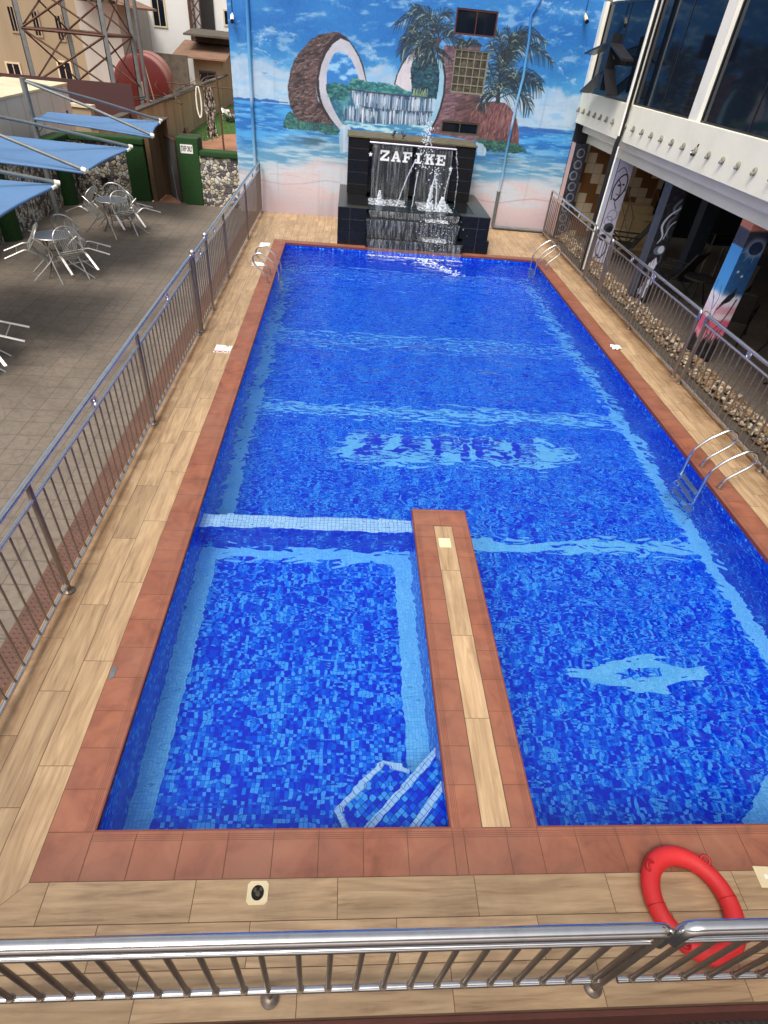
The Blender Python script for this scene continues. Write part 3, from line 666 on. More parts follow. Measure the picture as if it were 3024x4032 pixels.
    c.line([(1.46, 3.05), (2.1, 3.03), (2.9, 3.02), (3.6, 3.06)], 0.03, (60, 44, 56), 0.8)
    c.line([(1.8, 2.70), (2.4, 2.68), (3.1, 2.69), (3.7, 2.73)], 0.035, (44, 48, 70), 0.8)
    fall(MUR['fallM'], 190, 6)
    c.poly(MUR['basin'], lambda x, z: lerp((56, 128, 170), (170, 208, 224), sst(0.42, 0.62, fbm(x*3, z*16, 97))), wob=0.03)
    leaves(MUR['bushL'], 420, ((18, 60, 68), (36, 98, 98), (24, 78, 86), (70, 128, 112)), 3)
    for k in range(120):
        x = rnd.uniform(-0.2, 1.15); z = 2.05+rnd.uniform(0, 0.1); c.line([(x, z), (x+rnd.uniform(-.03, .03), z+rnd.uniform(.06, .16))], 0.012, rnd.choice(((60, 122, 110), (20, 60, 66))), 0.7)
    c.poly(MUR['spillL'], lambda x, z: lerp((126, 164, 190), (214, 222, 232), fbm(x*16, z*2, 99)), 0.9, wob=0.04)
    # right half shell: pale arc, foliage, blue inner ring, brown husk
    c.poly(MUR['arcR'], (50, 40, 48)); c.poly(MUR['arcRw'], lambda x, z: lerp((188, 182, 190), (216, 210, 214), fbm(x*5, z*5, 101)))
    c.poly(MUR['shellR'], fibre((112, 84, 92), (84, 60, 70), (138, 110, 116), 103, 0.2))
    c.poly([(4.3, 2.3), (4.3, 2.9), (4.5, 3.2), (4.9, 3.15), (5.0, 2.9), (4.75, 2.75), (4.7, 2.55), (4.85, 2.35)], fibre((98, 66, 68), (60, 40, 44), (130, 98, 94), 105, 0.4), 0.85, wob=0.08)
    leaves(MUR['folR'], 420, ((12, 44, 62), (24, 78, 92), (16, 60, 80), (40, 100, 108), (8, 32, 50)), 4)
    c.poly(MUR['ringR'], lambda x, z: lerp((120, 170, 200), (166, 200, 218), fbm(x*6, z*6, 107)))
    c.line(MUR['rimR'], 0.05, (36, 26, 34))
    for k in range(16):
        x = 3.12+k*0.026; c.line([(x, 3.05), (x+rnd.uniform(-.06, .06), 3.05+rnd.uniform(.08, .17))], 0.014, (176, 190, 130), 0.85)
    c.poly(MUR['nut'], fibre((112, 74, 76), (76, 46, 52), (142, 100, 98), 109, 1.4), wob=0.02)
    c.line(MUR['nut'][8:]+MUR['nut'][:1], 0.03, (74, 50, 52), 0.8)
    c.line([(5.95, 2.2), (5.9, 2.6)], 0.04, (70, 44, 46), 0.5)
    for k in range(260):
        x = rnd.uniform(4.7, 6.15); z = rnd.uniform(2.2, 3.0); i = int((x-c.x0)/c.d); j = int((z-c.z0)/c.d)
        if c.inside(MUR['nut'], (slice(j, j+1), slice(i, i+1))).any():
            a = 1.4+rnd.uniform(-.4, .4); c.line([(x, z), (x+.09*math.cos(a), z+.09*math.sin(a))], 0.012, rnd.choice(((82, 46, 48), (170, 124, 112))), 0.6)
    leaves(MUR['bushR'], 300, ((16, 52, 54), (34, 88, 84), (24, 68, 70), (74, 124, 96)), 6)
    c.poly(MUR['spillR'], lambda x, z: lerp((120, 160, 186), (214, 222, 230), fbm(x*16, z*2, 111)), 0.9, wob=0.04)
    # palms: each frond a curved rib with drooping leaflets
    def bez(p, n):
        a, b, d = p; return [((1-t)**2*a[0]+2*t*(1-t)*b[0]+t*t*d[0], (1-t)**2*a[1]+2*t*(1-t)*b[1]+t*t*d[1]) for t in [k/n for k in range(n+1)]]
    def frond(p, seed, ln=0.2):
        q = random.Random(seed); L = math.dist(p[0], p[1])+math.dist(p[1], p[2]); n = max(10, int(L/0.047)); pts = bez(p, n)
        # control point pushed out so that the curve passes through the middle point
        m = (2*p[1][0]-0.5*(p[0][0]+p[2][0]), 2*p[1][1]-0.5*(p[0][1]+p[2][1])); pts = bez((p[0], m, p[2]), n)
        for i in range(2, n+1):
            (x0, z0), (x1, z1) = pts[i-1], pts[i]; a = math.atan2(z1-z0, x1-x0); f = i/n
            l = ln*1.15*(0.45+0.75*math.sin(math.pi*min(1, f*0.9+0.1)))*min(1.3, L/0.9+0.3)
            for sgn in (1, -1):
                b = a+sgn*(1.05-0.5*f)+q.uniform(-.12, .12); ex = x1+l*math.cos(b); ez = z1+l*math.sin(b)-l*0.5
                mx = x1+0.55*l*math.cos(b); mz = z1+0.55*l*math.sin(b)-l*0.08
                cdk = q.choice(((10, 26, 36), (16, 38, 48), (22, 50, 58), (14, 34, 50))) if q.random() < 0.86 else q.choice(((130, 146, 120), (80, 106, 104), (150, 156, 124)))
                c.line([(x1, z1), (mx, mz), (ex, ez)], (0.020, 0.018, 0.006), cdk, 0.97)
        c.line(pts, 0.022, (22, 34, 42))
    for k, p in enumerate(MUR['palm1']): frond(p, 200+k, 0.19)
    c.line([(3.66, 4.24), (3.63, 4.1)], 0.10, (66, 54, 54), 0.8); c.ell(3.66, 4.2, 0.06, 0.05, (70, 58, 54), 0.9)
    for k, p in enumerate(MUR['palm2']): frond(p, 300+k, 0.1)
    c.line([(5.4, 3.1), (5.37, 3.35), (5.34, 3.7)], (0.12, 0.07, 0.03), (28, 44, 50))
    for k, p in enumerate(MUR['palm3']): frond(p, 400+k, 0.2)
    # gulls
    for (x, z) in ((-0.6, 4.15), (-0.2, 3.95), (-0.85, 3.75), (-0.4, 3.45), (0.0, 3.95), (-1.3, 3.55), (-0.7, 3.2), (5.0, 4.3), (6.9, 4.25), (4.7, 4.3)):
        c.line([(x-0.05, z+0.03), (x, z), (x+0.05, z+0.035)], 0.012, (40, 80, 120), 0.8)
    # soiling: rain streaks
    st = sst(0.62, 0.8, fbm(X*9, Z*0.5, 131, 3))*sst(0.3, 0.6, fbm(X*1.2, Z*1.2, 133)); c.put(st*0.12, (90, 96, 104))
    return c
WALLHOLES = ((4.02, 5.06, 4.36, 4.86), (4.10, 4.98, 3.19, 4.09), (3.98, 5.00, 2.29, 2.57))
mural = thing('mural_wall', 'tall wall painted with coconut shells, palms, waterfall and sea at the far end of the pool', 'wall', (0, YW, 0))
cv = paint_mural()
cv.mesh('painted_face', lambda x, z: (x, x*0, z), mt['paint'], mural, WALLHOLES)
b = MB()
b.box(-1.52, 7.64, 0.10, 0.30, -0.3, 5.7)          # wall body behind the paint skin
b.face([(-1.52, 0, -0.04), (-1.52, 0.1, -0.04), (-1.52, 0.1, 5.7), (-1.52, 0, 5.7)])
for q in WALLHOLES:
    b.face([(q[0], 0, q[2]), (q[1], 0, q[2]), (q[1], 0.1, q[2]), (q[0], 0.1, q[2])]); b.face([(q[0], 0, q[3]), (q[1], 0, q[3]), (q[1], 0.1, q[3]), (q[0], 0.1, q[3])])
    b.face([(q[0], 0, q[2]), (q[0], 0.1, q[2]), (q[0], 0.1, q[3]), (q[0], 0, q[3])]); b.face([(q[1], 0, q[2]), (q[1], 0.1, q[2]), (q[1], 0.1, q[3]), (q[1], 0, q[3])])
b.build('masonry', M('bluish_render', (120, 150, 176), 0.8, 0, 0.2, 2, 0.2), mural)
# windows in the wall
def wall_window(q, frame, glassm, cols, rows, label, name='window'):
    t = MB(); x0, x1, z0, z1 = q; f = 0.035
    for a in ((x0, x1, z0, z0+f), (x0, x1, z1-f, z1), (x0, x0+f, z0+f, z1-f), (x1-f, x1, z0+f, z1-f)): t.box(a[0], a[1], 0.012, 0.06, a[2], a[3])
    for k in range(1, cols):
        xx = x0+(x1-x0)*k/cols; t.box(xx-0.011, xx+0.011, 0.016, 0.056, z0+f, z1-f)
    for k in range(1, rows):
        zz = z0+(z1-z0)*k/rows; t.box(x0+f, x1-f, 0.02, 0.052, zz-0.011, zz+0.011)
    fr = t.build(name, frame, mural); fr['label'] = label
    p = MB(); p.box(x0+f*0.5, x1-f*0.5, 0.035, 0.045, z0+f*0.5, z1-f*0.5); p.build('pane', glassm, fr)
    return fr
wall_window(WALLHOLES[0], mt['winframe2'], mt['glass'], 2, 1, 'dark sliding window above the palms')
wall_window(WALLHOLES[1], M('block_joint', (124, 120, 100), 0.7, 0, 0.2, 8, 0.1), mt['glassblock'], 5, 5, 'grid of dusty glass blocks')
wall_window(WALLHOLES[2], mt['winframe'], mt['glass'], 2, 1, 'low dark window over the fountain')
# painted-over pipes
def pipe_paint(col, name):
    t = NT(name); s_ = t.add('ShaderNodeSeparateXYZ'); t.L(t.coord(), s_.inputs[0])
    f = t.math('DIVIDE', s_.outputs[2], 5.6)
    t.base(t.ramp(f, [(0.0, lin((176, 150, 154))), (0.16, lin((186, 186, 192))), (0.28, lin((110, 160, 190))), (0.44, lin((40, 110, 170))), (0.48, lin((150, 178, 204))), (0.62, lin((90, 158, 204))), (0.85, lin((40, 116, 186)))]))
    t.b.inputs['Roughness'].default_value = 0.5; return t.m
b = MB(); b.tube([(-1.02, -0.045, 5.6), (-1.04, -0.045, 3.2), (-1.06, -0.045, 0.0)], 0.045, 10)
p = b.build('drain_pipe', pipe_paint((70, 150, 206), 'pipe_blue'), mural, True)
P = [(x, -0.035, z) for x, z in MUR['pipeR']]
b = MB(); b.tube([(6.02, -0.035, 5.6)]+P[:5], 0.035, 8); b.build('drain_pipe', pipe_paint((74, 152, 208), 'pipe_blue2'), mural, True)
b = MB(); b.tube(P[4:6], 0.036, 8); b.build('drain_pipe', pipe_paint((146, 92, 84), 'pipe_brown'), mural, True)
b = MB(); b.tube(P[5:]+[(5.86, -0.035, 0.98)], 0.036, 8); b.build('drain_pipe', pipe_paint((176, 200, 212), 'pipe_pale'), mural, True)
b = MB(); b.tube(arc_path([(5.86, -0.045, 0.98), (5.86, -0.045, 0.07), (7.55, -0.05, 0.05)], r=0.1), 0.045, 8); b.tube([(5.86, -0.045, 0.96), (5.86, -0.045, 1.01)], 0.056, 8); b.build('drain_pipe', mt['galv'], mural, True)
# cameras on the wall
def cctv(name, x, z, label, dark):
    t = thing(name, label, 'camera', (x, YW, z))
    b = MB(); b.tube([(0, 0.0, 0.12), (0, -0.03, 0.1), (0, -0.09, 0.06)], 0.014, 8); b.build('bracket', mt['white'], t, True)
    b = MB(); b.tube([(0.0, -0.05, 0.07), (0.015, -0.2, -0.02)], 0.042, 12); b.build('housing', mt['white'] if not dark else mt['shedtop'], t, True)
    b = MB(); b.tube([(0.015, -0.2, -0.02), (0.02, -0.235, -0.042)], 0.044, 12); b.build('lens', mt['black'], t, True)
    b = MB(); b.tube([(0, -0.01, 0.12), (0.0, -0.008, 0.6), (0.02, -0.008, 1.1)], 0.008, 6); b.build('cable', mt['black'], t)
cctv('security_camera', -1.4, 4.2, 'small white security camera high on the left edge of the painted wall', False)
cctv('security_camera', 7.2, 4.88, 'small dusty security camera high on the right edge of the painted wall', True)
# ------------------------------------------------------------------ ground, patio, pool deck
PW, PL = 6.45, 13.9; ZW = -0.10
def clip_poly(poly, f):
    """keep the part of poly where f(p)>=0"""
    out = []
    for i in range(len(poly)):
        a, b = poly[i], poly[(i+1) % len(poly)]; fa, fb = f(a), f(b)
        if fa >= 0: out.append(a)
        if (fa >= 0) != (fb >= 0):
            t = fa/(fa-fb); out.append((a[0]+(b[0]-a[0])*t, a[1]+(b[1]-a[1])*t))
    return out
deck = MB(); dr = random.Random(3)
def planks(x0, x1, y0, y1, along, wid, ln, off, cut=None, z=0.0):
    a0, a1, c0, c1 = (x0, x1, y0, y1) if along == 'x' else (y0, y1, x0, x1)
    n = max(1, round((c1-c0)/wid)); wd = (c1-c0)/n; g = 0.0022
    for r in range(n):
        s = a0 - ((off[r % len(off)]) % ln)
        while s < a1:
            p0, p1 = max(s, a0)+g, min(s+ln, a1)-g; q0, q1 = c0+r*wd+g, c0+(r+1)*wd-g
            if p1-p0 > 0.02:
                rect = [(p0, q0), (p1, q0), (p1, q1), (p0, q1)]
                if along == 'y': rect = [(q, p) for p, q in rect][::-1]
                if cut: rect = clip_poly(rect, cut)
                if len(rect) >= 3:
                    ox, oy = dr.uniform(0, 40), dr.uniform(0, 40); t = dr.random()
                    uv = [((p[0] if along == 'x' else p[1])+ox, (p[1] if along == 'x' else p[0])+oy) for p in rect]
                    deck.face([(p[0], p[1], z) for p in rect], uv, t)
            s += ln
mit = lambda p: (-p[0]-0.30) - (-p[1]-0.30)      # mitre running out from the pool corner
planks(-1.02, -0.292, -1.02, YW-0.005, 'y', 0.24, 0.9, [0.1, 0.62, 0.33], cut=lambda p: (p[1]+0.3)-(p[0]+0.3))
planks(-1.02, 7.5, -0.985, -0.292, 'x', 0.24, 0.9, [0.27, 0.58, 0.05], cut=lambda p: (p[0]+0.3)-(p[1]+0.3)-0.004)
planks(-0.298, 6.76, 14.13, YW-0.005, 'y', 0.2, 0.6, [0.1, 0.4, 0.25])
planks(6.76, 7.5, -0.298, YW-0.005, 'y', 0.185, 0.6, [0.1, 0.45, 0.25, 0.5])
planks(2.64, 2.845, 0.004, 3.22, 'y', 0.205, 0.84, [0.0])
struct(deck.build('pool_deck', mt['plank']))
gb = MB()
for q in ((-1.03, 0.0, -1.03, YW), (0.0, 7.51, -0.99, 0.0), (0.0, 6.45, 13.9, YW), (6.45, 7.51, 0.0, YW)):
    gb.box(q[0], q[1], q[2], q[3], -0.045, -0.0035)
struct(gb.build('tile_bed', mt['grout']))
# coping tiles (UV.y = distance from the water edge)
cp = MB(); cr = random.Random(5)
def ctile(poly, uvs):
    cp.face([(p[0], p[1], 0.001) for p in poly], uvs, cr.random())
g = 0.0022
def coping_run(edge, a0, a1, first, pitch=0.303, dep=0.29, dep2=None):
    """edge: 'S','N','W','E' side of the basin; runs a0..a1"""
    xs = [a0]; s = first
    while s < a1-0.02:
        if s > a0+0.02: xs.append(s)
        s += pitch
    xs.append(a1)
    for p, q in zip(xs[:-1], xs[1:]):
        p += g; q -= g; d = dep
        if edge == 'S': P = [(p, -d), (q, -d), (q, 0), (p, 0)]; U = [(p, d), (q, d), (q, 0), (p, 0)]
        if edge == 'N': P = [(p, PL), (q, PL), (q, PL+0.21), (p, PL+0.21)]; U = [(p, 0), (q, 0), (q, .21), (p, .21)]
        if edge == 'W': P = [(-d, p), (0, p), (0, q), (-d, q)]; U = [(p, d), (p, 0), (q, 0), (q, d)]
        if edge == 'E': P = [(PW, p), (PW+0.30, p), (PW+0.30, q), (PW, q)]; U = [(p, 0), (p, .3), (q, .3), (q, 0)]
        ctile(P, U)
coping_run('S', 0.0, 2.42, 0.284); coping_run('S', 2.42, 3.03, 2.50); coping_run('S', 3.03, PW, 3.30)
coping_run('W', 0.0, PL, -0.02+0.303); coping_run('N', 0.0, PW, 0.3); coping_run('E', 0.0, PL, 0.25)
for P in ([(-.29, -.29), (-g, -.29), (-g, -g), (-.29, -g)], [(PW+g, -.29), (PW+.3, -.29), (PW+.3, -g), (PW+g, -g)], [(-.29, PL+g), (-g, PL+g), (-g, PL+.21), (-.29, PL+.21)], [(PW+g, PL+g), (PW+.3, PL+g), (PW+.3, PL+.21), (PW+g, PL+.21)]):
    ctile(P, [(0.5, 0.2)]*4)
# divider top: two tile columns round a wood strip
ys = [k*0.303 for k in range(11)]
for y0, y1 in zip(ys[:-1], ys[1:]):
    ctile([(2.42, y0+g), (2.635, y0+g), (2.635, y1-g), (2.42, y1-g)], [(y0, 0), (y0, .215), (y1, .215), (y1, 0)])
    ctile([(2.85, y0+g), (3.03, y0+g), (3.03, y1-g), (2.85, y1-g)], [(y0, .18), (y0, 0), (y1, 0), (y1, .18)])
ctile([(2.42, 3.034), (2.635, 3.034), (2.635, 3.225), (2.42, 3.225)], [(0, 0), (0, .215), (.3, .215), (.3, 0)])
ctile([(2.85, 3.034), (3.03, 3.034), (3.03, 3.225), (2.85, 3.225)], [(0, .18), (0, 0), (.3, 0), (.3, .18)])
ctile([(2.42, 3.502), (2.42, 3.229), (2.723, 3.229), (2.723, 3.502)], [(0, 0), (0, .27), (.3, .27), (.3, 0)])
ctile([(2.727, 3.502), (2.727, 3.229), (3.03, 3.229), (3.03, 3.502)], [(0, 0), (0, .27), (.3, .27), (.3, 0)])
struct(cp.build('coping', mt['coping']))
# nosing under the coping, a little proud of the mosaic
ns = MB(); th = 0.045
def nose(x0, x1, y0, y1): ns.box(x0, x1, y0, y1, -th, 0.0)
nose(-0.02, 0.012, -0.02, PL+0.02); nose(PW-0.012, PW+0.02, -0.02, PL+0.02); nose(0.012, 2.408, -0.02, 0.012); nose(3.042, PW-0.012, -0.02, 0.012); nose(0.012, PW-0.012, PL-0.012, PL+0.02)
nose(2.408, 2.44, -0.02, 3.514); nose(3.01, 3.042, -0.02, 3.514); nose(2.44, 3.01, 3.48, 3.514)
struct(ns.build('coping_edge', mt['coping_side']))
tb = MB(); tb.box(2.43, 3.02, -0.01, 3.49, -0.05, -0.004); struct(tb.build('divider_bed', mt['grout']))
# basin
def zf(y): return -1.12 if y < 6.9 else -1.12-(y-6.9)*0.075
ba = MB()
def wallq(p, q, z0a, z0b, zt=-0.03, mi=0, flip=False):
    L = math.dist(p, q); u0 = p[0]+p[1]
    ba.face([(p[0], p[1], z0a), (q[0], q[1], z0b), (q[0], q[1], zt), (p[0], p[1], zt)], [(u0, z0a), (u0+L, z0b), (u0+L, zt), (u0, zt)], 0.5, mi)
KD = -0.75
wallq((0, 0), (0, 3.3), KD, KD); wallq((0, 0), (2.42, 0), KD, KD); wallq((2.42, 0), (2.42, 3.3), KD, KD)
wallq((0, 3.3), (2.42, 3.3), KD, KD, -0.24); wallq((0, 3.52), (2.42, 3.52), -1.12, -1.12, -0.24)
wallq((0, 3.3), (0, 3.52), -0.24, -0.24, -.03); wallq((2.42, 3.3), (2.42, 3.5), -0.24, -0.24, -.03)
for a, bb in ((3.52, 6.9), (6.9, PL)): wallq((0, a), (0, bb), zf(a), zf(bb))
wallq((PW, 0), (PW, 6.9), -1.12, -1.12); wallq((PW, 6.9), (PW, PL), -1.12, zf(PL)); wallq((0, PL), (PW, PL), zf(PL), zf(PL))
wallq((3.03, 0), (PW, 0), -1.12, -1.12); wallq((3.03, 0), (3.03, 3.5), -1.12, -1.12); wallq((2.42, 3.5), (3.03, 3.5), -1.12, -1.12)
def fl(x0, x1, y0, y1, z=None, mi=1, up=0.0):
    za, zb = (z, z) if z is not None else (zf(y0), zf(y1))
    ba.face([(x0, y0, za+up), (x1, y0, za+up), (x1, y1, zb+up), (x0, y1, zb+up)], [(x0, y0), (x1, y0), (x1, y1), (x0, y1)], 0.5, mi)
fl(0, 2.42, 0, 3.3, KD); fl(0, PW, 3.5, 6.9); fl(0, PW, 6.9, PL); fl(3.03, PW, 0, 3.5)
# pale bands lying on the floors, white top of the sunken wall
BD = 0.20
for q in ((0, BD, 0, 3.3), (2.42-BD, 2.42, 0, 3.3), (BD, 2.42-BD, 3.3-BD, 3.3)): fl(*q, z=KD, mi=2, up=0.004)
for q in ((0.0, BD, 3.52, 6.9), (0.0, BD, 6.9, PL), (PW-BD, PW, 0, 6.9), (PW-BD, PW, 6.9, PL), (3.03, PW-BD, 3.58, 3.80), (BD, PW-BD, 6.66, 6.86), (BD, PW-BD, 9.5, 9.7), (BD, PW-BD, PL-BD, PL)): fl(*q, mi=2, up=0.004)
# pale triangle in the near right corner
ba.face([(4.80, 0, zf(0)+.004), (PW-BD, 0, zf(0)+.004), (PW-BD, 1.28, zf(0)+.004)], [(5.2, 0), (PW, 0), (PW, 1.2)], .5, 2)
fl(0, 2.42, 3.3, 3.52, -0.24, mi=3)
# dolphin-like motif near the right, name panel in the middle
def motif(poly, mi, up, z=-1.12): ba.face([(x, y, z+up) for x, y in poly], [(x, y) for x, y in poly], .5, mi)
motif([(3.98, 1.80), (4.3, 1.92), (4.7, 1.98), (4.98, 2.06), (5.12, 1.98), (5.3, 1.88), (5.55, 1.86), (5.44, 1.74), (5.15, 1.70), (4.98, 1.58), (4.7, 1.56), (4.55, 1.68), (4.25, 1.70)], 2, 0.004)
motif([(4.5, 1.80), (4.8, 1.86), (5.05, 1.84), (5.0, 1.76), (4.72, 1.74)], 1, 0.008)
motif([(1.30, 5.55), (1.6, 5.75), (1.7, 6.12), (4.75, 6.10), (5.05, 5.85), (5.35, 5.72), (5.0, 5.55), (4.6, 5.30), (3.8, 5.46), (2.8, 5.38), (2.0, 5.28), (1.7, 5.42)], 2, 0.004)
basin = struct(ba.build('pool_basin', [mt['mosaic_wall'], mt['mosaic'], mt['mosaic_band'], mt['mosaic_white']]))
tx = text_mesh('ZAFIKE', 0.74, M('navy_mosaic_plain', (30, 60, 212), .3, 0, .25, 12, 0), 'floor_lettering', basin, 0.0, 0.028, (3.2, 5.76, -1.110), (0, 0, 0), 1.22)
# corner steps of the children's pool
def ksteps():
    b = MB()
    def tri(a, bq, z0, z1, mi=0):
        """a: distance along the near wall and the divider from the corner (2.42,0)"""
        poly = [(2.42-a, 0.0), (2.42, 0.0), (2.42, bq)]
        b.face([(x, y, z1) for x, y in poly], [((x+y)*.7071, (y-x)*.7071) for x, y in poly], .5, 0)
        b.face([(2.42-a, 0, z0), (2.42, bq, z0), (2.42, bq, z1), (2.42-a, 0, z1)], [(0, z0), (1, z0), (1, z1), (0, z1)], .5, 0)
        # white nosing
        n = Vector((-bq, a, 0)).normalized()*-0.0
        w_ = 0.055; L = math.hypot(a, bq); k = w_*L/bq; k2 = w_*L/a
        P = [(2.42-a, 0), (2.42, bq), (2.42, bq-k2), (2.42-a+k, 0)]
        b.face([(x, y, z1+.004) for x, y in P], [((x+y)*.7071, (y-x)*.7071) for x, y in P], .5, 1)
    P = [(1.60, 0.30), (1.99, 0.70), (2.22, 0.62), (2.30, 0.0), (1.74, 0.0)]
    z = -0.52
    b.face([(x, y, z) for x, y in P], [((x+y)*.7071, (y-x)*.7071) for x, y in P], .5, 0)
    for i in (0, 1, 4):
        (x0, y0), (x1, y1) = P[i], P[(i+1) % 5]
        b.face([(x0, y0, KD), (x1, y1, KD), (x1, y1, z), (x0, y0, z)], [(0, 0), (.5, 0), (.5, .25), (0, .25)], .5, 0)
        d = Vector((x1-x0, y1-y0, 0)).normalized(); nn = Vector((d.y, -d.x, 0))*0.05
        b.face([(x0, y0, z+.004+.002*(i % 3)), (x1, y1, z+.004+.002*(i % 3)), (x1+nn.x, y1+nn.y, z+.004+.002*(i % 3)), (x0+nn.x, y0+nn.y, z+.004+.002*(i % 3))], [(0, 0), (.5, 0), (.5, .05), (0, .05)], .5, 1)
    tri(0.72, 0.74, -0.52, -0.36); tri(0.34, 0.42, -0.36, -0.22)
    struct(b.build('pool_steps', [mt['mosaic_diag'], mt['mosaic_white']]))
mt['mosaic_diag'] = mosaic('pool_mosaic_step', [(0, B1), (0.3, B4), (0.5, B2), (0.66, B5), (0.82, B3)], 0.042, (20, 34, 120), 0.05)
ksteps()
# water: one sheet, cut round the divider
wb = MB()
for (x0, x1, y0, y1) in ((0, 2.42, 0, 3.5), (3.03, PW, 0, 3.5), (0, PW, 3.5, PL)):
    wb.face([(x0, y0, ZW), (x1, y0, ZW), (x1, y1, ZW), (x0, y1, ZW)])
wo = struct(wb.build('water', mt['water']))
# patio and other ground
b = MB(); b.box(-6.1, -1.26, -9, 17.1, -0.3, -0.02); struct(b.build('patio', mt['patio']))
b = MB(); b.box(-1.26, -1.03, -9, YW, -0.3, -0.016); struct(b.build('tactile_strip', mt['tactile']))
b = MB(); b.box(-1.03, 9, -1.02, -0.992, -0.5, -0.03); struct(b.build('terrace_kerb', M('kerb_red', (96, 52, 42), 0.7, 0, 0.2, 4, 0.2)))
b = MB(); b.box(-1.03, 9, -9, -1.02, -0.6, -0.33); struct(b.build('lower_terrace', mt['tactile_dark']))
b = MB()
for x0, x1, y0, y1 in ((-250, -1.0, -60, 300), (7.6, 250, -60, 300), (-1.0, 7.6, 16.9, 300), (-1.0, 7.6, -60, -1.2)):
    b.face([(x0, y0, -0.36), (x1, y0, -0.36), (x1, y1, -0.36), (x0, y1, -0.36)])
struct(b.build('ground', mt['soil']))
# the balcony the photographer stands on (below and behind the camera)
b = MB(); b.box(-6, 10, -4.5, -2.3, 2.62, 2.8)
struct(b.build('balcony', mt['cream']))
# wastes and odd bits lying on the deck
t = thing('floor_drain', 'open square floor drain without its lid in the wood tiles', 'drain', (1.125, -0.372, 0.0))
b = MB(); n = 20; fx = 0.066
for k in range(n):
    a0, a1 = 2*math.pi*k/n, 2*math.pi*(k+1)/n
    def sq(a): m = max(abs(math.cos(a)), abs(math.sin(a))); return (fx*math.cos(a)/m, fx*math.sin(a)/m)
    p, q = sq(a0), sq(a1); r_ = 0.040
    b.face([(r_*math.cos(a0), r_*1.1*math.sin(a0), .006), (p[0], p[1], .006), (q[0], q[1], .006), (r_*math.cos(a1), r_*1.1*math.sin(a1), .006)])
    b.face([(p[0], p[1], 0), (q[0], q[1], 0), (q[0], q[1], .006), (p[0], p[1], .006)])
b.build('frame', mt['ivory'], t)
b = MB(); b.tube([(0, 0, .0055), (0, 0, .0057)], 0.043, 20); b.build('hole', M('drain_hole', (18, 14, 10), 0.9, 0, 0.4, 30, 0.2), t)
b = MB(); q = random.Random(2)
for k in range(7): b.ball((q.uniform(-.02, .02), q.uniform(-.022, .022), .007), q.uniform(.006, .013), 6, 4, (1, 1.4, .3))
b.build('debris', mt['conc_dark'], t)
t = thing('floor_drain', 'closed square floor drain with round ivory lid beside the life ring', 'drain', (4.565, -0.335, 0.0), -0.05)
b = MB(); b.box(-.066, .066, -.066, .066, 0, .006); b.build('frame', mt['ivory'], t, bevel=.003)
b = MB(); b.tube([(0, 0, .006), (0, 0, .009)], 0.05, 24); b.build('lid', mt['ivory'], t, True)
b = MB(); b.box(-.014, .014, -.014, .014, .009, .0105); b.build('button', mt['white'], t)
b = MB(); b.box(2.667, 2.797, 2.868, 3.012, .0, .008); b.build('x', mt['ivory'], bevel=.003)
o = bpy.data.objects['x']; o.name = 'cover_plate'; tag(o, 'small square ivory cover plate on the wooden strip of the pool divider', 'plate')
# cards lying on the deck
t = thing('paper_card', 'white printed card lying beside the left coping in front of the far ladder', 'card', (-0.435, 7.515, 0.003), 0.0)
b = MB(); b.face([(-.145, -.145, .0), (.12, -.14, .004), (.13, .135, 0), (-.135, .145, .006)]); b.box(-.14, .12, -.148, -.142, 0, .004); b.build('sheet', mt['paper'], t)
text_mesh('DOKA', 0.085, mt['redink'], 'red_lettering', t, .0005, .002, (-.012, -.105, .0065), (0, 0, math.pi), 1.05)
text_mesh('no. 20mm tiles', 0.032, mt['greyink'], 'grey_lettering', t, .0005, .0006, (-.02, .055, .0065), (0, 0, math.pi), 1.0)
b = MB(); b.box(.02, .075, .095, .125, .0055, .0065); b.box(.095, .105, .085, .125, .0055, .0065); b.build('barcode', mt['greyink'], t)
b = MB(); b.box(-.11, .13, -.115, .115, 0, .012); o = b.build('paper_card', mt['paper'], loc=(-.475, 13.6, .002)); tag(o, 'cream card lying on the deck behind the far left ladder', 'card')
def scrap(name, pts, loc, label, cat, seed, amp=0.02, mat='paper'):
    q = random.Random(seed); b = MB(); n = 9; vs = []; fs = []
    x0, x1, y0, y1 = pts
    for j in range(n):
        for i in range(n):
            e = 0.12 if i in (0, n-1) or j in (0, n-1) else 0
            vs.append((x0+(x1-x0)*(i/(n-1)+q.uniform(-e, e)), y0+(y1-y0)*(j/(n-1)+q.uniform(-e, e)), 0.004+amp*q.random()))
    fs = [(j*n+i, j*n+i+1, (j+1)*n+i+1, (j+1)*n+i) for j in range(n-1) for i in range(n-1)]
    b.raw(vs, fs); o = b.build(name, mt[mat], smooth=True, loc=loc); tag(o, label, cat); return o
scrap('torn_paper', (-.14, .13, -.13, .13), (-.42, 12.02, 0), 'torn white paper on the deck under the loops of the far left ladder', 'paper', 4)
scrap('crumpled_tissue', (-.09, .09, -.07, .07), (6.70, 8.52, 0), 'crumpled white tissue on the right coping edge', 'tissue', 8, 0.05)
scrap('sticker_residue', (-.02, .02, -.06, .06), (-.26, 1.24, 0), 'grey scrap of tape stuck on the left coping near a tile joint', 'tape', 9, 0.003, 'galv')
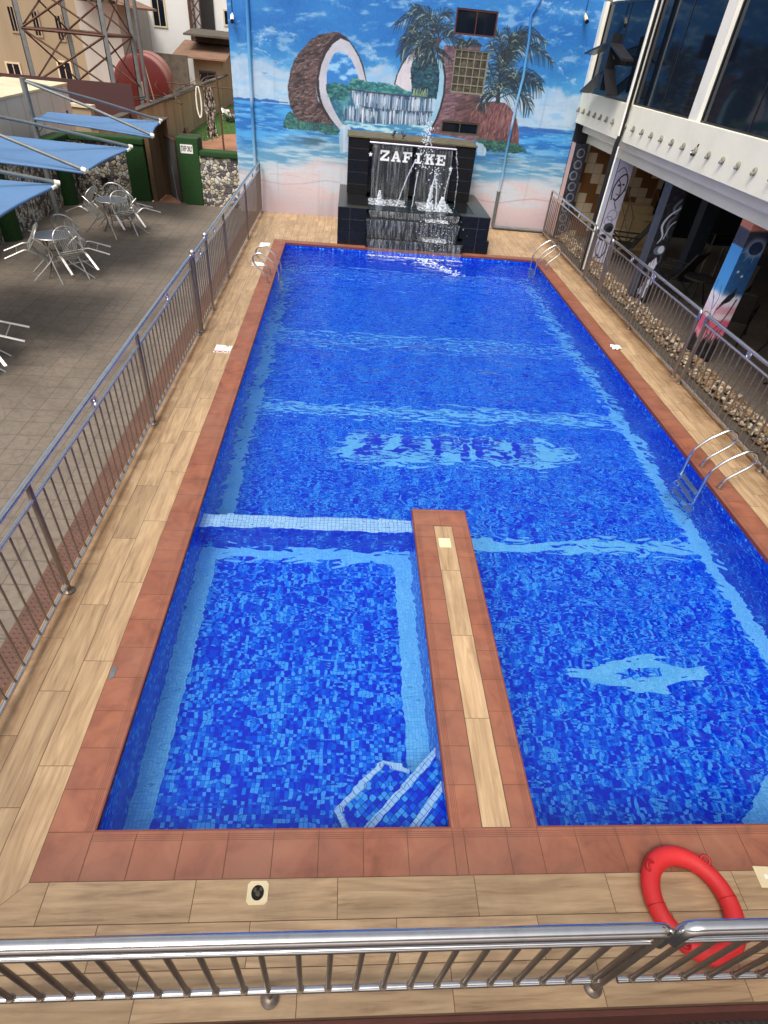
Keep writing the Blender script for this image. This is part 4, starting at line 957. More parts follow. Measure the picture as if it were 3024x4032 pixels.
# ------------------------------------------------------------------ life ring
t = thing('life_ring', 'red life ring lying on the wood tiles at the near right coping', 'life ring', (3.93, -0.49, 0.064), 0.35)
b = MB(); n, m = 64, 16; vs = []; fs = []
for i in range(n):
    a = 2*math.pi*i/n
    for k in range(m):
        ph = 2*math.pi*k/m; rr = 0.253+0.058*math.cos(ph); vs.append((rr*math.cos(a)*0.98, rr*math.sin(a)*1.1, 0.060*math.sin(ph)))
fs = [(i*m+k, ((i+1) % n)*m+k, ((i+1) % n)*m+(k+1) % m, i*m+(k+1) % m) for i in range(n) for k in range(m)]
b.raw(vs, fs); b.build('ring', mt['plastic_ring'], t, True)
for a in (R_(120), R_(210), R_(300), R_(30)):
    b = MB(); c_, s_ = math.cos(a), math.sin(a); rc = 0.30
    b.tube(smooth_path([(c_*.27-s_*.03, s_*.27*1.08+c_*.03, .05), (c_*.30-s_*.02, s_*.30*1.08+c_*.02, .062), (c_*.30+s_*.02, s_*.30*1.08-c_*.02, .062), (c_*.27+s_*.03, s_*.27*1.08-c_*.03, .05)], 4), 0.011, 8)
    b.build('rope_lug', mt['ringlug'], t, True)
for a in (R_(165), R_(345)):
    b = MB(); c_, s_ = math.cos(a), math.sin(a)
    P = [(c_*(.253+.0592*math.cos(p))*.98, s_*(.253+.0592*math.cos(p))*1.1, .0612*math.sin(p)) for p in [k*math.pi/10 for k in range(11)]]
    b.tube(P, 0.0025, 6); b.build('seam', mt['ringlug'], t, True)
# ------------------------------------------------------------------ pool ladders
PROF = [(-.15, -1.02), (-.15, .24), (-.02, .43), (.2, .585), (.32, .56), (.385, .47), (.35, .36), (.13, .16), (.09, .06), (.09, .0)]
def ladder(ex, sgn, y0, y1, label):
    t = thing('pool_ladder', label, 'ladder', (ex, (y0+y1)/2, 0), 0, 'pool ladders'); h = (y1-y0)/2
    for y in (-h, h):
        b = MB(); P = arc_path([(sgn*s, y, z) for s, z in PROF], 5, 0.09); b.tube(P, 0.019, 10); b.build('handrail', mt['chrome'], t, True)
        b = MB(); b.tube([(sgn*.09, y, 0.002), (sgn*.09, y, .014)], 0.042, 16); b.build('foot_flange', mt['steel_dull'], t, True)
    for z in (-.16, -.42, -.68):
        b = MB(); b.box(-sgn*.15-.04, -sgn*.15+.04, -h+.015, h-.015, z-.012, z+.012); b.build('step', mt['alu'], t, bevel=.006)
ladder(0.0, -1, 10.88, 11.39, 'steel pool ladder in the left side of the pool, close to the fountain')
ladder(PW, 1, 13.18, 13.63, 'steel pool ladder in the right side at the far end beside the fountain')
ladder(PW, 1, 4.17, 4.66, 'steel pool ladder in the right side of the pool, nearest the photographer')
# ------------------------------------------------------------------ railings
_bal = {}
def baluster_mesh(z0, z1, r):
    k = (round(z0, 3), round(z1, 3), r)
    if k not in _bal:
        b = MB(); b.tube([(0, 0, z0), (0, 0, z1)], r, 8, False)
        b.tube([(0, 0, z0+.012), (0, 0, z0+.03)], r*1.55, 10)
        o = b.build('baluster', mt['steel_dull'], smooth=True); _bal[k] = o.data; bpy.data.objects.remove(o)
    return _bal[k]
def railing(name, p, q, label, posts, zb=.09, zm=1.10, zh=1.27, rh=.03, bal=.155, ends=(False, False), tops=None, rings=(), cat='railing', group=None, rb=.0095, thin=()):
    """from p to q; posts and rings are distances from p"""
    p = Vector((p[0], p[1], 0)); q = Vector((q[0], q[1], 0)); L = (q-p).length; a = math.atan2(q.y-p.y, q.x-p.x)
    t = thing(name, label, cat, p, a, group)
    b = MB(); P = [(0, 0, zh), (L, 0, zh)]
    if ends[0]: P = [(0, 0, zm)]+P
    if ends[1]: P = P+[(L, 0, zm)]
    b.tube(arc_path(P, 5, .07), rh, 14); b.build('handrail', mt['chrome'], t, True)
    b = MB(); b.tube([(0, 0, zm), (L, 0, zm)], .019, 10); b.build('middle_rail', mt['chrome'], t, True)
    b = MB(); b.tube([(0, 0, zb), (L, 0, zb)], .019, 10); b.build('bottom_rail', mt['chrome'], t, True)
    for i, s in enumerate(posts):
        top = zm if i in thin else (tops or {}).get(i, zh-.02)
        b = MB(); b.tube([(s, 0, 0), (s, 0, top)], rb if i in thin else .026, 12); po = b.build('post', mt['steel_dull'], t, True)
        b = MB(); b.tube([(s, 0, 0), (s, 0, .012)], .055, 16); b.tube([(s, 0, .012), (s, 0, .03)], [.05, .028], 16); b.build('flange', mt['steel_dull'], po, True)
        if tops and i in tops:
            b = MB(); b.tube([(s, 0, top-.01), (s, 0, top+.02)], .034, 12); b.ball((s, 0, top+.06), .048, 14, 9); b.build('finial', mt['chrome'], po, True)
    for s in rings:
        b = MB(); R = .045
        b.tube([(s+R*math.cos(u), 0, (zm+zh)/2+(zh-zm)*.42*math.sin(u)) for u in [2*math.pi*k/14 for k in range(15)]], .012, 7, False); b.tube([(s+.02*math.cos(u), 0, (zm+zh)/2+.02*math.sin(u)) for u in [2*math.pi*k/8 for k in range(9)]], .008, 6, False)
        b.build('ring_spacer', mt['chrome'], t, True)
    me = baluster_mesh(zb, zm, rb); n = max(2, int(round(L/bal)))
    for k in range(n):
        s = (k+.5)*L/n
        if any(abs(s-x) < .05 for x in posts): continue
        o = bpy.data.objects.new('baluster', me); C.objects.link(o); o.parent = t; o.location = (s, 0, 0)
    return t
G1 = 'stainless railings round the pool'
XL = -0.93
railing('railing', (XL, -0.86), (XL, 8.10), 'long near stretch of steel railing between the patio and the left deck', [0.03, 2.98, 5.97, 8.90], rings=(1.6, 4.46, 7.4), group=G1)
railing('railing_gate', (XL+.02, 8.17), (XL+.02, 9.19), 'short railing gate between two ball-topped posts on the left', [0.0, 1.02], tops={0: 1.25, 1: 1.25}, rings=(.5,), cat='gate', group=G1)
railing('railing', (XL, 9.27), (XL, 16.75), 'far stretch of steel railing on the left, running up to the painted wall', [1.75, 4.7, 7.45], rings=(.8, 3.2, 6.1), group=G1)
XR = 7.35
railing('railing', (XR, 16.6), (XR, 12.62), 'far stretch of steel railing on the right, below the circles column', [0.03, 3.95], zh=1.18, zm=1.05, rings=(1.2, 2.6), ends=(True, True), rb=.0125, rh=.026, group=G1)
railing('railing_gate', (XR, 12.55), (XR, 11.56), 'short rail panel with rounded ends on the right, in front of the lily column', [0.03, .97], zh=1.18, zm=1.05, ends=(True, True), rh=.024, cat='gate', group=G1)
railing('railing', (XR, 11.5), (XR, 7.41), 'middle stretch of steel railing on the right, along the pebble bed', [0.02, 1.95, 4.07], zh=1.18, zm=1.05, rings=(1.1, 2.2), ends=(True, True), rb=.0125, rh=.026, group=G1)
railing('railing', (XR, 7.2), (XR, -0.85), 'nearest stretch of steel railing on the right, from the blue column to the corner', [0.02, 2.6, 5.3], zh=1.18, zm=1.05, rings=(1.3, 3.9), ends=(True, True), rb=.0125, rh=.028, group=G1)
YN = -0.89
railing('railing', (-1.06, YN), (3.17, YN), 'front railing crossing the foreground in front of the children\'s pool', [0.03, 2.32, 4.21], bal=.1502, thin=(1,), zb=.17, zm=.95, zh=1.12, rh=.033, ends=(False, True), group=G1, rb=.0145)
railing('railing', (3.24, YN), (7.3, YN), 'front railing at the lower right, in front of the life ring', [2.0, 4.0], zb=.17, zm=.97, zh=1.15, rh=.033, ends=(True, False), group=G1, rb=.0145)
# ------------------------------------------------------------------ fountain
ft = thing('wall_fountain', 'black granite waterfall fountain with white lettering between pool and painted wall', 'fountain', (3.2, 15.4, 0))
def fb(name, boxes, mat, parent=ft, bevel=0.004, smooth=False):
    b = MB()
    for q in boxes: b.box(q[0]-3.2, q[1]-3.2, q[2]-15.4, q[3]-15.4, q[4], q[5])
    return b.build(name, mat, parent, bevel=bevel)
YE = YW-0.004
fb('plinth', [(1.30, 2.02, 14.12, YE, 0.005, .32)], mt['granite']); fb('plinth', [(4.52, 5.22, 14.12, YE, 0.005, .32)], mt['granite'])
tier = fb('tier', [(1.30, 2.02, 14.17, YE, .32, .85), (4.43, 5.17, 14.17, YE, .32, .85), (2.02, 4.43, 15.585, YE, .32, .79)], mt['granite'])
fb('rim', [(4.77, 5.17, 14.17, YE, .851, .862)], mt['granite_top'])
fb('rim', [(1.30, 1.53, 14.17, YE, .851, .862), (1.5302, 2.06, 14.17, 14.42, .8515, .8615)], mt['granite_top'])
fb('rim', [(4.40, 4.7698, 14.17, 14.42, .8515, .8615)], mt['granite_top'])
fb('step_block', [(2.02, 4.43, 14.30, 15.58, .005, .74)], mt['granite'])
fb('upper_slab', [(1.98, 4.38, 13.98, 14.32, .63, .67)], mt['granite'])
fb('lower_block', [(2.02, 4.52, 13.98, 14.30, .005, .2)], mt['granite'])
fb('lower_slab', [(2.02, 4.52, 13.84, 14.32, .215, .255)], mt['granite'])
fb('basin_edge', [(2.06, 4.40, 14.30, 14.42, .74, .80)], mt['granite'])
# joints between the slabs
J = []
for z in (.58,): J += [(1.40, 2.0, 14.166, 14.169, z, z+.006), (4.45, 5.1, 14.166, 14.169, z, z+.006)]
J += [(1.60, 1.607, 14.166, 14.169, .33, .85), (4.86, 4.868, 14.166, 14.169, .33, .85), (1.60, 1.607, 14.116, 14.119, .01, .32), (4.86, 4.868, 14.116, 14.119, .01, .32)]
fb('joint', J, mt['joint'], bevel=0)
fb('pillar', [(1.50, 2.04, 15.80, YE, .852, 2.14)], mt['granite']); fb('pillar', [(4.27, 4.83, 15.80, YE, .852, 2.14)], mt['granite'])
J = []
for x0, x1 in ((1.50, 2.04), (4.27, 4.83)):
    for z in (1.08, 1.36, 1.64, 1.90): J.append((x0, x1, 15.796, 15.798, z, z+.005))
    J.append((x0-.004 if x0 < 3 else x1+.001, x0-.001 if x0 < 3 else x1+.004, 15.9, 15.906, .86, 2.13))
fb('joint', J, mt['joint'], bevel=0)
fb('back_panel', [(2.04, 4.27, 16.06, YE, .852, 2.10)], mt['granite'])
fb('top_slab', [(1.47, 4.86, 15.77, YE, 2.142, 2.18)], M('mossy_ledge', (92, 86, 66), 0.9, 0, 0.4, 6, 0.4), bevel=.006)
fb('spill_trough', [(2.06, 4.28, 15.72, 16.06, 2.05, 2.138)], M('dark_trough', (40, 26, 30), 0.4, 0, 0.2, 5, 0.1))
b = MB(); b.tube([(2.05-3.2, .30, 2.075), (4.30-3.2, .30, 2.075)], .022, 10); b.build('light_bar', mt['silver'], ft, True)
b = MB(); b.face([(1.53-3.2, 14.42-15.4, .80), (4.77-3.2, 14.42-15.4, .80), (4.77-3.2, .40, .80), (1.53-3.2, .40, .80)])
wm = NT('basin_water'); wm.base((0.012, 0.02, 0.026)); wm.b.inputs['Roughness'].default_value = 0.04; nn = wm.noise(wm.coord(), 9, 3); wm.bump(nn.outputs[0], 0.8, 0.03)
b.build('basin_water', wm.m, ft)
# slab-serif capitals
def slab_letters(word, x0, z0, w, h, gap, y, parent):
    T_ = .24; S_ = .17
    G = {'Z': [[(0, 1), (1, 1), (1, .8), (0, .8)], [(0, .8), (.16, .8), (.16, .62), (0, .62)], [(.68, .8), (1, .8), (.34, .2), (.02, .2)], [(0, .2), (1, .2), (1, 0), (0, 0)], [(.84, .2), (1, .2), (1, .38), (.84, .38)]],
         'A': [[(.36, 1), (.64, 1), (.96, .12), (.72, .12)], [(.36, 1), (.56, 1), (.28, .12), (.06, .12)], [(.26, .42), (.74, .42), (.74, .27), (.26, .27)], [(-.02, .14), (.40, .14), (.40, 0), (-.02, 0)], [(.60, .14), (1.04, .14), (1.04, 0), (.60, 0)]],
         'F': [[(.14, 1), (.40, 1), (.40, 0), (.14, 0)], [(0, 1), (1, 1), (1, .82), (0, .82)], [(.82, .84), (1, .84), (1, .62), (.82, .62)], [(.4, .58), (.76, .58), (.76, .42), (.4, .42)], [(.64, .68), (.76, .68), (.76, .32), (.64, .32)], [(0, .16), (.56, .16), (.56, 0), (0, 0)]],
         'I': [[(.36, 1), (.64, 1), (.64, 0), (.36, 0)], [(.16, 1), (.84, 1), (.84, .84), (.16, .84)], [(.16, .16), (.84, .16), (.84, 0), (.16, 0)]],
         'K': [[(.14, 1), (.38, 1), (.38, 0), (.14, 0)], [(0, 1), (.5, 1), (.5, .85), (0, .85)], [(0, .15), (.5, .15), (.5, 0), (0, 0)], [(.38, .36), (.38, .58), (.72, .92), (.92, .92)], [(.46, .56), (.62, .66), (1, .1), (.74, .1)], [(.62, 1), (1.02, 1), (1.02, .86), (.62, .86)], [(.64, .14), (1.06, .14), (1.06, 0), (.64, 0)]],
         'E': [[(.14, 1), (.40, 1), (.40, 0), (.14, 0)], [(0, 1), (1, 1), (1, .83), (0, .83)], [(.82, .85), (1, .85), (1, .66), (.82, .66)], [(.4, .58), (.72, .58), (.72, .42), (.4, .42)], [(.62, .67), (.72, .67), (.72, .33), (.62, .33)], [(0, .17), (1, .17), (1, 0), (0, 0)], [(.82, .36), (1, .36), (1, .15), (.82, .15)]]}
    for i, ch in enumerate(word):
        b = MB()
        for k, P in enumerate(G[ch]): b.prism([(x0+i*(w+gap)+u*w, z0+v*h) for u, v in P], 'y', y-.001*k, y+.02)
        b.build('letter', mt['letter'], parent)
slab_letters('ZAFIKE', -.86, 1.68, .235, .235, .06, .375, ft)
def star(x, z, r=.06):
    b = MB(); P = [(x+(r if k % 2 == 0 else r*.42)*math.sin(math.pi*k/5), z+(r if k % 2 == 0 else r*.42)*math.cos(math.pi*k/5)) for k in range(10)]
    b.prism(P, 'y', .355, .375); b.build('star', mt['letter'], ft)
star(2.085-3.2, 1.80); star(4.22-3.2, 1.62)
# water: two veils, cascades over the slabs, jets, foam, drops
def sheet(name, x0, x1, y0, z0, z1, mat, y1=None, n=24, amp=.02, seed=1, m=10, parent=ft):
    q = random.Random(seed); vs = []; ph = [q.uniform(0, 6.28) for _ in range(6)]
    y1 = y0 if y1 is None else y1
    for j in range(m+1):
        t = j/m
        for i in range(n+1):
            s = i/n; x = x0+(x1-x0)*s
            x += (0.5-s)*.05*t*(x1-x0)
            y = y0+(y1-y0)*math.sqrt(t)+amp*math.sin(ph[0]+x*23)*t+amp*.6*math.sin(ph[1]+x*51)
            vs.append((x-3.2, y-15.4, z0+(z1-z0)*t))
    fs = [(j*(n+1)+i, j*(n+1)+i+1, (j+1)*(n+1)+i+1, (j+1)*(n+1)+i) for j in range(m) for i in range(n)]
    b = MB(); b.raw(vs, fs); return b.build(name, mat, parent, True)
sheet('water_veil', 2.12, 3.16, 15.71, 2.05, .80, mt['curtain'], 15.58, seed=1); sheet('water_veil', 3.27, 4.22, 15.71, 2.05, .80, mt['curtain'], 15.58, seed=2)
sheet('cascade', 2.06, 4.40, 14.30, .805, .672, mt['cascade'], 14.22, seed=3); sheet('cascade', 2.0, 4.37, 13.975, .672, .258, mt['cascade'], 13.90, 40, .035, 4); sheet('cascade', 2.04, 4.50, 13.835, .256, ZW, mt['cascade'], 13.72, 40, .04, 5)
def flat_foam(name, x0, x1, y0, y1, z, seed, n=26, m=8, amp=.02, mat='foam'):
    q = random.Random(seed); vs = [((x0+(x1-x0)*i/n+q.uniform(-.02, .02))-3.2, (y0+(y1-y0)*j/m+q.uniform(-.02, .02))-15.4, z+amp*q.random()) for j in range(m+1) for i in range(n+1)]
    fs = [(j*(n+1)+i, j*(n+1)+i+1, (j+1)*(n+1)+i+1, (j+1)*(n+1)+i) for j in range(m) for i in range(n)]
    b = MB(); b.raw(vs, fs); return b.build(name, mt[mat], ft, True)
flat_foam('foam', 2.08, 3.05, 14.85, 15.62, .806, 1); flat_foam('foam', 3.35, 4.25, 14.6, 15.6, .806, 2)
b = MB(); q = random.Random(44)
for k in range(150):
    s = q.random(); x = 3.45+.85*s+q.gauss(0, .10); y = 13.55-.95*s+q.gauss(0, .12); r = q.uniform(.006, .026)*(1.2-.5*s)
    if y < 13.75: b.ball((x-3.2, y-15.4, ZW), r, 6, 4, (1.6, 1, .35))
for k in range(230):
    x = q.uniform(2.05, 4.5); y = 13.74-abs(q.gauss(0, .05)); b.ball((x-3.2, y-15.4, ZW), q.uniform(.005, .016), 6, 4, (1.8, 1, .4))
o = b.build('splash', mt['drop'], ft, True); o['kind'] = 'stuff'
flat_foam('foam', 3.45, 4.1, 13.84, 14.3, .258, 5, 16, 10, .02); flat_foam('foam', 3.5, 4.1, 13.98, 14.4, .674, 6, 16, 10, .03)
jr = random.Random(12)
def jet(path, r0, r1, seed):
    q = random.Random(seed); P = smooth_path(path, 10); n = len(P)
    P = [p+Vector((q.uniform(-.006, .006), q.uniform(-.006, .006), 0)) for p in P]
    b = MB(); b.tube([(p.x-3.2, p.y-15.4, p.z) for p in P], [r0+(r1-r0)*i/(n-1)+q.uniform(-.002, .003) for i in range(n)], 7)
    for i, p in enumerate(P):
        for _ in range(2+int(4*i/n)): b.ball((p.x-3.2+q.gauss(0, .012), p.y-15.4+q.gauss(0, .012), p.z+q.gauss(0, .02)), q.uniform(.003, .009), 6, 4)
    return b.build('jet', mt['drop'], ft, True)
jet([(2.80, 15.0, .78), (2.95, 15.0, 1.25), (3.10, 15.0, 1.66), (3.20, 15.0, 1.86)], .007, .010, 1)
jet([(3.21, 15.0, .78), (3.25, 15.0, 1.2), (3.28, 15.0, 1.62)], .006, .009, 2)
jet([(3.62, 15.0, .78), (3.66, 15.0, 1.2), (3.74, 15.0, 1.55)], .026, .012, 3)
jet([(3.84, 15.0, .78), (3.82, 15.0, 1.2), (3.74, 15.0, 1.5)], .018, .010, 4)
jet([(4.06, 15.3, .82), (4.12, 15.4, 1.3), (4.20, 15.45, 1.7)], .006, .006, 5)
jet([(4.35, 15.1, .86), (4.36, 15.3, 1.5), (4.30, 15.72, 2.05)], .0015, .0015, 7)
def plume(cx, cy, z0, h, r, n, seed):
    q = random.Random(seed); b = MB()
    for k in range(n):
        t = q.random()**1.2; rr = r*(1-t*.75)*math.sqrt(q.random()); a = q.uniform(0, 6.28)
        b.ball((cx-3.2+rr*math.cos(a), cy-15.4+rr*math.sin(a), z0+h*t), q.uniform(.008, .026)*(1-.5*t), 6, 4, (1, 1, 1.6))
    b.build('plume', mt['drop'], ft, True)
plume(2.35, 15.0, .79, .33, .10, 170, 1); plume(4.0, 15.0, .79, .30, .14, 260, 2); plume(3.68, 15.0, .79, .55, .10, 150, 3)
b = MB()
for k in range(150):
    s = jr.random(); b.ball((3.45+jr.gauss(0, .12)-3.2, 15.0+jr.gauss(0, .1)-15.4, 1.7+1.0*s**1.3), jr.uniform(.006, .017), 6, 4)
for k in range(60): b.ball((3.75+jr.gauss(0, .08)-3.2, 15.0-15.4, 1.25+jr.random()*.5), jr.uniform(.007, .018), 6, 4)
for k in range(60): b.ball((3.42+jr.gauss(0, .05)-3.2, 15.0-15.4, 2.2+jr.random()*.45), jr.uniform(.006, .02), 6, 4)
for k in range(170): b.ball((3.85+jr.gauss(0, .25)-3.2, 13.95+jr.gauss(0, .2)-15.4, .0+jr.random()*.85), jr.uniform(.004, .013), 6, 4)
o = b.build('spray', mt['drop'], ft, True); o['kind'] = 'stuff'
for k, (x, lab) in enumerate(((2.66, 'small black spotlight on the fountain ledge, left one of the pair'), (2.90, 'small black spotlight on the fountain ledge, right one of the pair'))):
    t = thing('spotlight', lab, 'spotlight', (x, 15.93, 2.18), 0, 'spotlights on the fountain')
    s = -1 if k == 0 else 1
    b = MB(); b.tube([(0, 0, 0), (0, 0, .012)], .035, 10); b.tube([(0, 0, 0), (0, 0, .06)], .008, 6); b.build('bracket', mt['black'], t, True)
    b = MB(); b.tube([(s*.025, -.03, .07), (-s*-.0-s*.03, .03, .15)], .032, 10); b.tube([(s*.03, -.035, .055), (s*.022, -.026, .078)], .04, 10); b.build('lamp_head', mt['black'], t, True)
# ------------------------------------------------------------------ the building on the right
bd = thing('pool_house', 'white two storey building with dark tinted windows along the right of the pool', 'building', (7.6, 8, 0))
def bb(name, boxes, mat, bevel=0.0, parent=bd):
    b = MB()
    for q in boxes: b.box(q[0]-7.6, q[1]-7.6, q[2]-8, q[3]-8, q[4], q[5])
    return b.build(name, mat, parent, bevel=bevel)
XB = 15.0; Y0 = -6.0
bb('parapet', [(7.6, 7.85, Y0, YW-.002, 2.80, 3.47)], mt['cream'], .004)
bb('soffit', [(7.852, 8.05, Y0, YW-.002, 2.60, 2.79), (8.052, XB, Y0, YW-.002, 2.36, 2.58)], mt['cream'], .004)
bb('upper_floor', [(7.852, XB, Y0, YW-.002, 2.80, 3.44), (7.80, XB, Y0, YW-.002, 5.25, 5.6)], mt['cream'])
mull = [(7.60, 7.80, 16.66, YW-.002, 3.471, 5.25), (7.62, 7.80, 13.50, 13.74, 3.471, 5.25), (7.62, 7.80, 10.33, 10.66, 3.471, 5.25), (7.62, 7.80, 6.9, 7.2, 3.471, 5.25), (7.62, 7.80, 3.6, 3.9, 3.471, 5.25), (7.62, 7.80, .3, .6, 3.471, 5.25)]
for q in mull: bb('mullion', [q], mt['white'], .003)
ys_ = [16.66, 13.74, 13.50, 10.66, 10.33, 7.2, 6.9, 3.9, 3.6, .6]
for k in range(0, 10, 2):
    y1, y0 = ys_[k], ys_[k+1]
    f = bb('window', [(7.69, 7.74, y0, y1, 3.472, 3.50), (7.69, 7.74, y0, y1, 5.20, 5.249), (7.69, 7.74, y0, y0+.03, 3.50, 5.20), (7.69, 7.74, y1-.03, y1, 3.50, 5.20), (7.70, 7.73, (y0+y1)/2-.012, (y0+y1)/2+.012, 3.5, 5.2)], mt['black'])
    b = MB(); b.box(7.71-7.6, 7.72-7.6, y0+.01-8, y1-.01-8, 3.485, 5.235); b.build('pane', mt['glass'], f)
yy = 16.74; k = 0
while yy > -1:
    b = MB(); b.ball((-.02, yy-8, 3.09), .055, 10, 6, (.55, .8, 1.1)); b.ball((-.055, yy-8, 3.06), .028, 6, 4); o = b.build('stud', mt['conc_stud'] if 'conc_stud' in mt else mt.setdefault('conc_stud', M('stone_stud', (134, 130, 118), .8, 0, .4, 14, .5)), bd, True)
    k += 1; yy -= .44 if k < 7 else .485
    if k == 7: yy = 13.31
# walls inside: tiled end wall, dark back wall, floor
b = MB(); b.face([(7.95-7.6, YW-.03-8, -.1), (10.6-7.6, YW-.03-8, -.1), (10.6-7.6, YW-.03-8, 2.36), (7.95-7.6, YW-.03-8, 2.36)], [(0, 0), (2.65, 0), (2.65, 2.46), (0, 2.46)]); b.build('tiled_wall', mt['checker'], bd)
bb('inner_wall', [(10.6, XB, 17.6, 17.8, -.3, 2.36), (XB, XB+.2, Y0, 17.8, -.3, 5.6), (7.85, XB, Y0-.2, Y0, -.3, 5.6), (8.02, 10.6, YW, YW+.2, -.3, 5.6), (7.642, 8.018, YW+.002, YW+.2, -.3, 2.79), (10.6, XB, 17.6, 17.8, 2.36, 5.6)], M('dark_inner_wall', (34, 36, 44), .7, 0, .3, 2, .1))
bb('inner_pillar', [(9.95, 10.3, 13.0, 13.3, -.02, 2.36)], M('navy_pillar', (40, 48, 62), .6, 0, .2, 2, .1))
b = MB(); b.box(8.1, XB, Y0, 17.6, -.3, -.012); struct(b.build('paving_under_building', mt['patio']))
b = MB(); b.box(7.5, 8.1, Y0, YW, -.3, -.03); struct(b.build('planting_strip', mt['conc_dark']))
# stairs inside
st = thing('indoor_stairs', 'short flight of beige stairs with steel handrails behind the white column', 'stairs', (9.5, 15.4, 0), 0)
for k in range(6):
    b = MB(); b.box(-.35, .85, k*.28-.4, 1.6, k*.17-.01, k*.17+.16); b.build('step', M('stair_beige', (196, 172, 130), .6, 0, .1, 4, .1) if k == 0 else bpy.data.materials['stair_beige'], st)
for x in (-.3, .82):
    b = MB(); b.tube([(x, -.45, .95), (x, 1.2, 1.95)], .02, 8); b.tube([(x, -.45, .5), (x, 1.2, 1.5)], .012, 6)
    for k in range(4): b.tube([(x, -.42+k*.53, .0+k*.32), (x, -.42+k*.53, .97+k*.32)], .015, 8); 
    b.build('handrail', mt['steel_dull'], st, True)
b = MB()
b.tube([(.25, -.4, 1.0), (.25, -1.3, 1.0), (.25, -1.3, 0)], .018, 8); b.tube([(.6, -.9, 1.0), (-.2, -.9, 1.0)], .014, 6); b.build('handrail', mt['steel_dull'], st, True)
# columns with painted art
def column(y, name, label, art, front=None, x0=8.05, wx=.36, wy=.34):
    t = thing(name, label, 'column', (x0+wx/2, y+wy/2, 0), 0, 'painted columns')
    d = .011; c1 = Canvas(0, wx, 0, 2.36, d); c2 = Canvas(0, wy, 0, 2.36, d)   # c1 faces the camera (-Y), c2 faces the pool (-X)
    art(c1, c2)
    c1.mesh('painted_face', lambda x, z: (x-wx/2, x*0-wy/2, z), mt['paint'], t)
    c2.mesh('painted_side', lambda x, z: (x*0-wx/2, x-wy/2, z), mt['paint'], t)
    b = MB(); b.box(-wx/2+.004, wx/2, -wy/2+.004, wy/2, 0, 2.36); b.build('core', mt['black'], t)
    return t
def fill(c, col): c.I[:] = col; c.I += (fbm(c.X*4, c.Z*4, 9)-.5)[..., None]*12
def circ(c, x, z, r, col, w=.018):
    P = [(x+r*math.cos(a), z+r*math.sin(a)) for a in [6.2832*k/24 for k in range(25)]]; c.line(P, w, col)
def art1(c, s):
    fill(c, (40, 42, 54)); fill(s, (208, 170, 160))
    z = .25
    while z < 2.3: circ(c, .18+.03*math.sin(z*7), z, .10, (150, 158, 170), .02); circ(c, .20+.03*math.sin(z*7), z+.01, .085, (96, 104, 118), .012); z += .27
def art2(c, s):
    fill(c, (214, 212, 232)); fill(s, (200, 200, 214))
    s.I[:, :6] = (30, 30, 34)
    K = (26, 26, 38)
    c.sline([(.05, 1.5), (.03, 1.75), (.12, 1.98), (.26, 2.06), (.33, 1.9), (.3, 1.7), (.18, 1.5), (.1, 1.52)], .03, K)
    c.sline([(.1, 1.95), (.2, 1.8), (.22, 1.6), (.16, 1.45), (.24, 1.3)], .018, K); c.ell(.15, 1.82, .035, .025, K); c.ell(.25, 1.84, .03, .02, K); c.sline([(.12, 1.63), (.2, 1.61)], .014, K)
    c.sline([(.02, 2.1), (.15, 2.2), (.3, 2.0), (.34, 1.7)], .016, (60, 60, 76))
    circ(c, .2, 1.15, .12, (150, 146, 186), .02); circ(c, .14, 1.02, .1, (120, 118, 150), .014)
    c.ell(.2, .86, .13, .11, (70, 74, 80)); c.ell(.24, .82, .08, .08, K)
    c.ell(.12, .62, .1, .08, K); c.sline([(.12, .6), (.26, .5), (.3, .3), (.2, .12), (.1, .2)], .03, K); c.sline([(.05, .5), (.03, .3), (.12, .1)], .02, (90, 92, 110))
def art3(c, s):
    fill(c, (22, 22, 30)); fill(s, (58, 66, 82)); W_ = (206, 210, 226); G = (96, 110, 124)
    c.sline([(.3, 2.1), (.2, 1.95), (.28, 1.85), (.32, 1.98)], .05, G); c.sline([(.34, 1.95), (.16, 1.8), (.08, 1.6), (.16, 1.4), (.1, 1.25)], (.02, .035, .04, .03, .01), W_)
    c.sline([(.3, 1.8), (.2, 1.68), (.22, 1.5), (.28, 1.38)], (.01, .05, .04, .01), G); c.sline([(.34, 1.7), (.25, 1.6), (.2, 1.35)], .02, W_)
    c.ell(.2, 1.12, .12, .09, G); c.ell(.24, 1.14, .07, .08, W_); c.sline([(.28, 1.05), (.3, .9), (.2, .8)], .016, G)
    c.poly([(.08, .84), (.2, .98), (.26, .86), (.24, .74), (.18, .70), (.1, .72)], W_); c.sline([(.2, .72), (.26, .6), (.2, .48)], .025, W_); c.sline([(.13, .92), (.12, .8)], .008, (20, 20, 30)); c.sline([(.17, .94), (.18, .82)], .008, (20, 20, 30))
    c.poly([(.12, .46), (.3, .56), (.3, .42), (.22, .32), (.22, .12), (.14, .06), (.12, .2)], W_); c.sline([(.1, .36), (.22, .4)], .01, (20, 20, 30)); c.poly([(.04, .3), (.1, .36), (.12, .2), (.06, .16)], (170, 176, 200)); c.sline([(.05, .62), (.12, .66), (.24, .60)], .014, G)
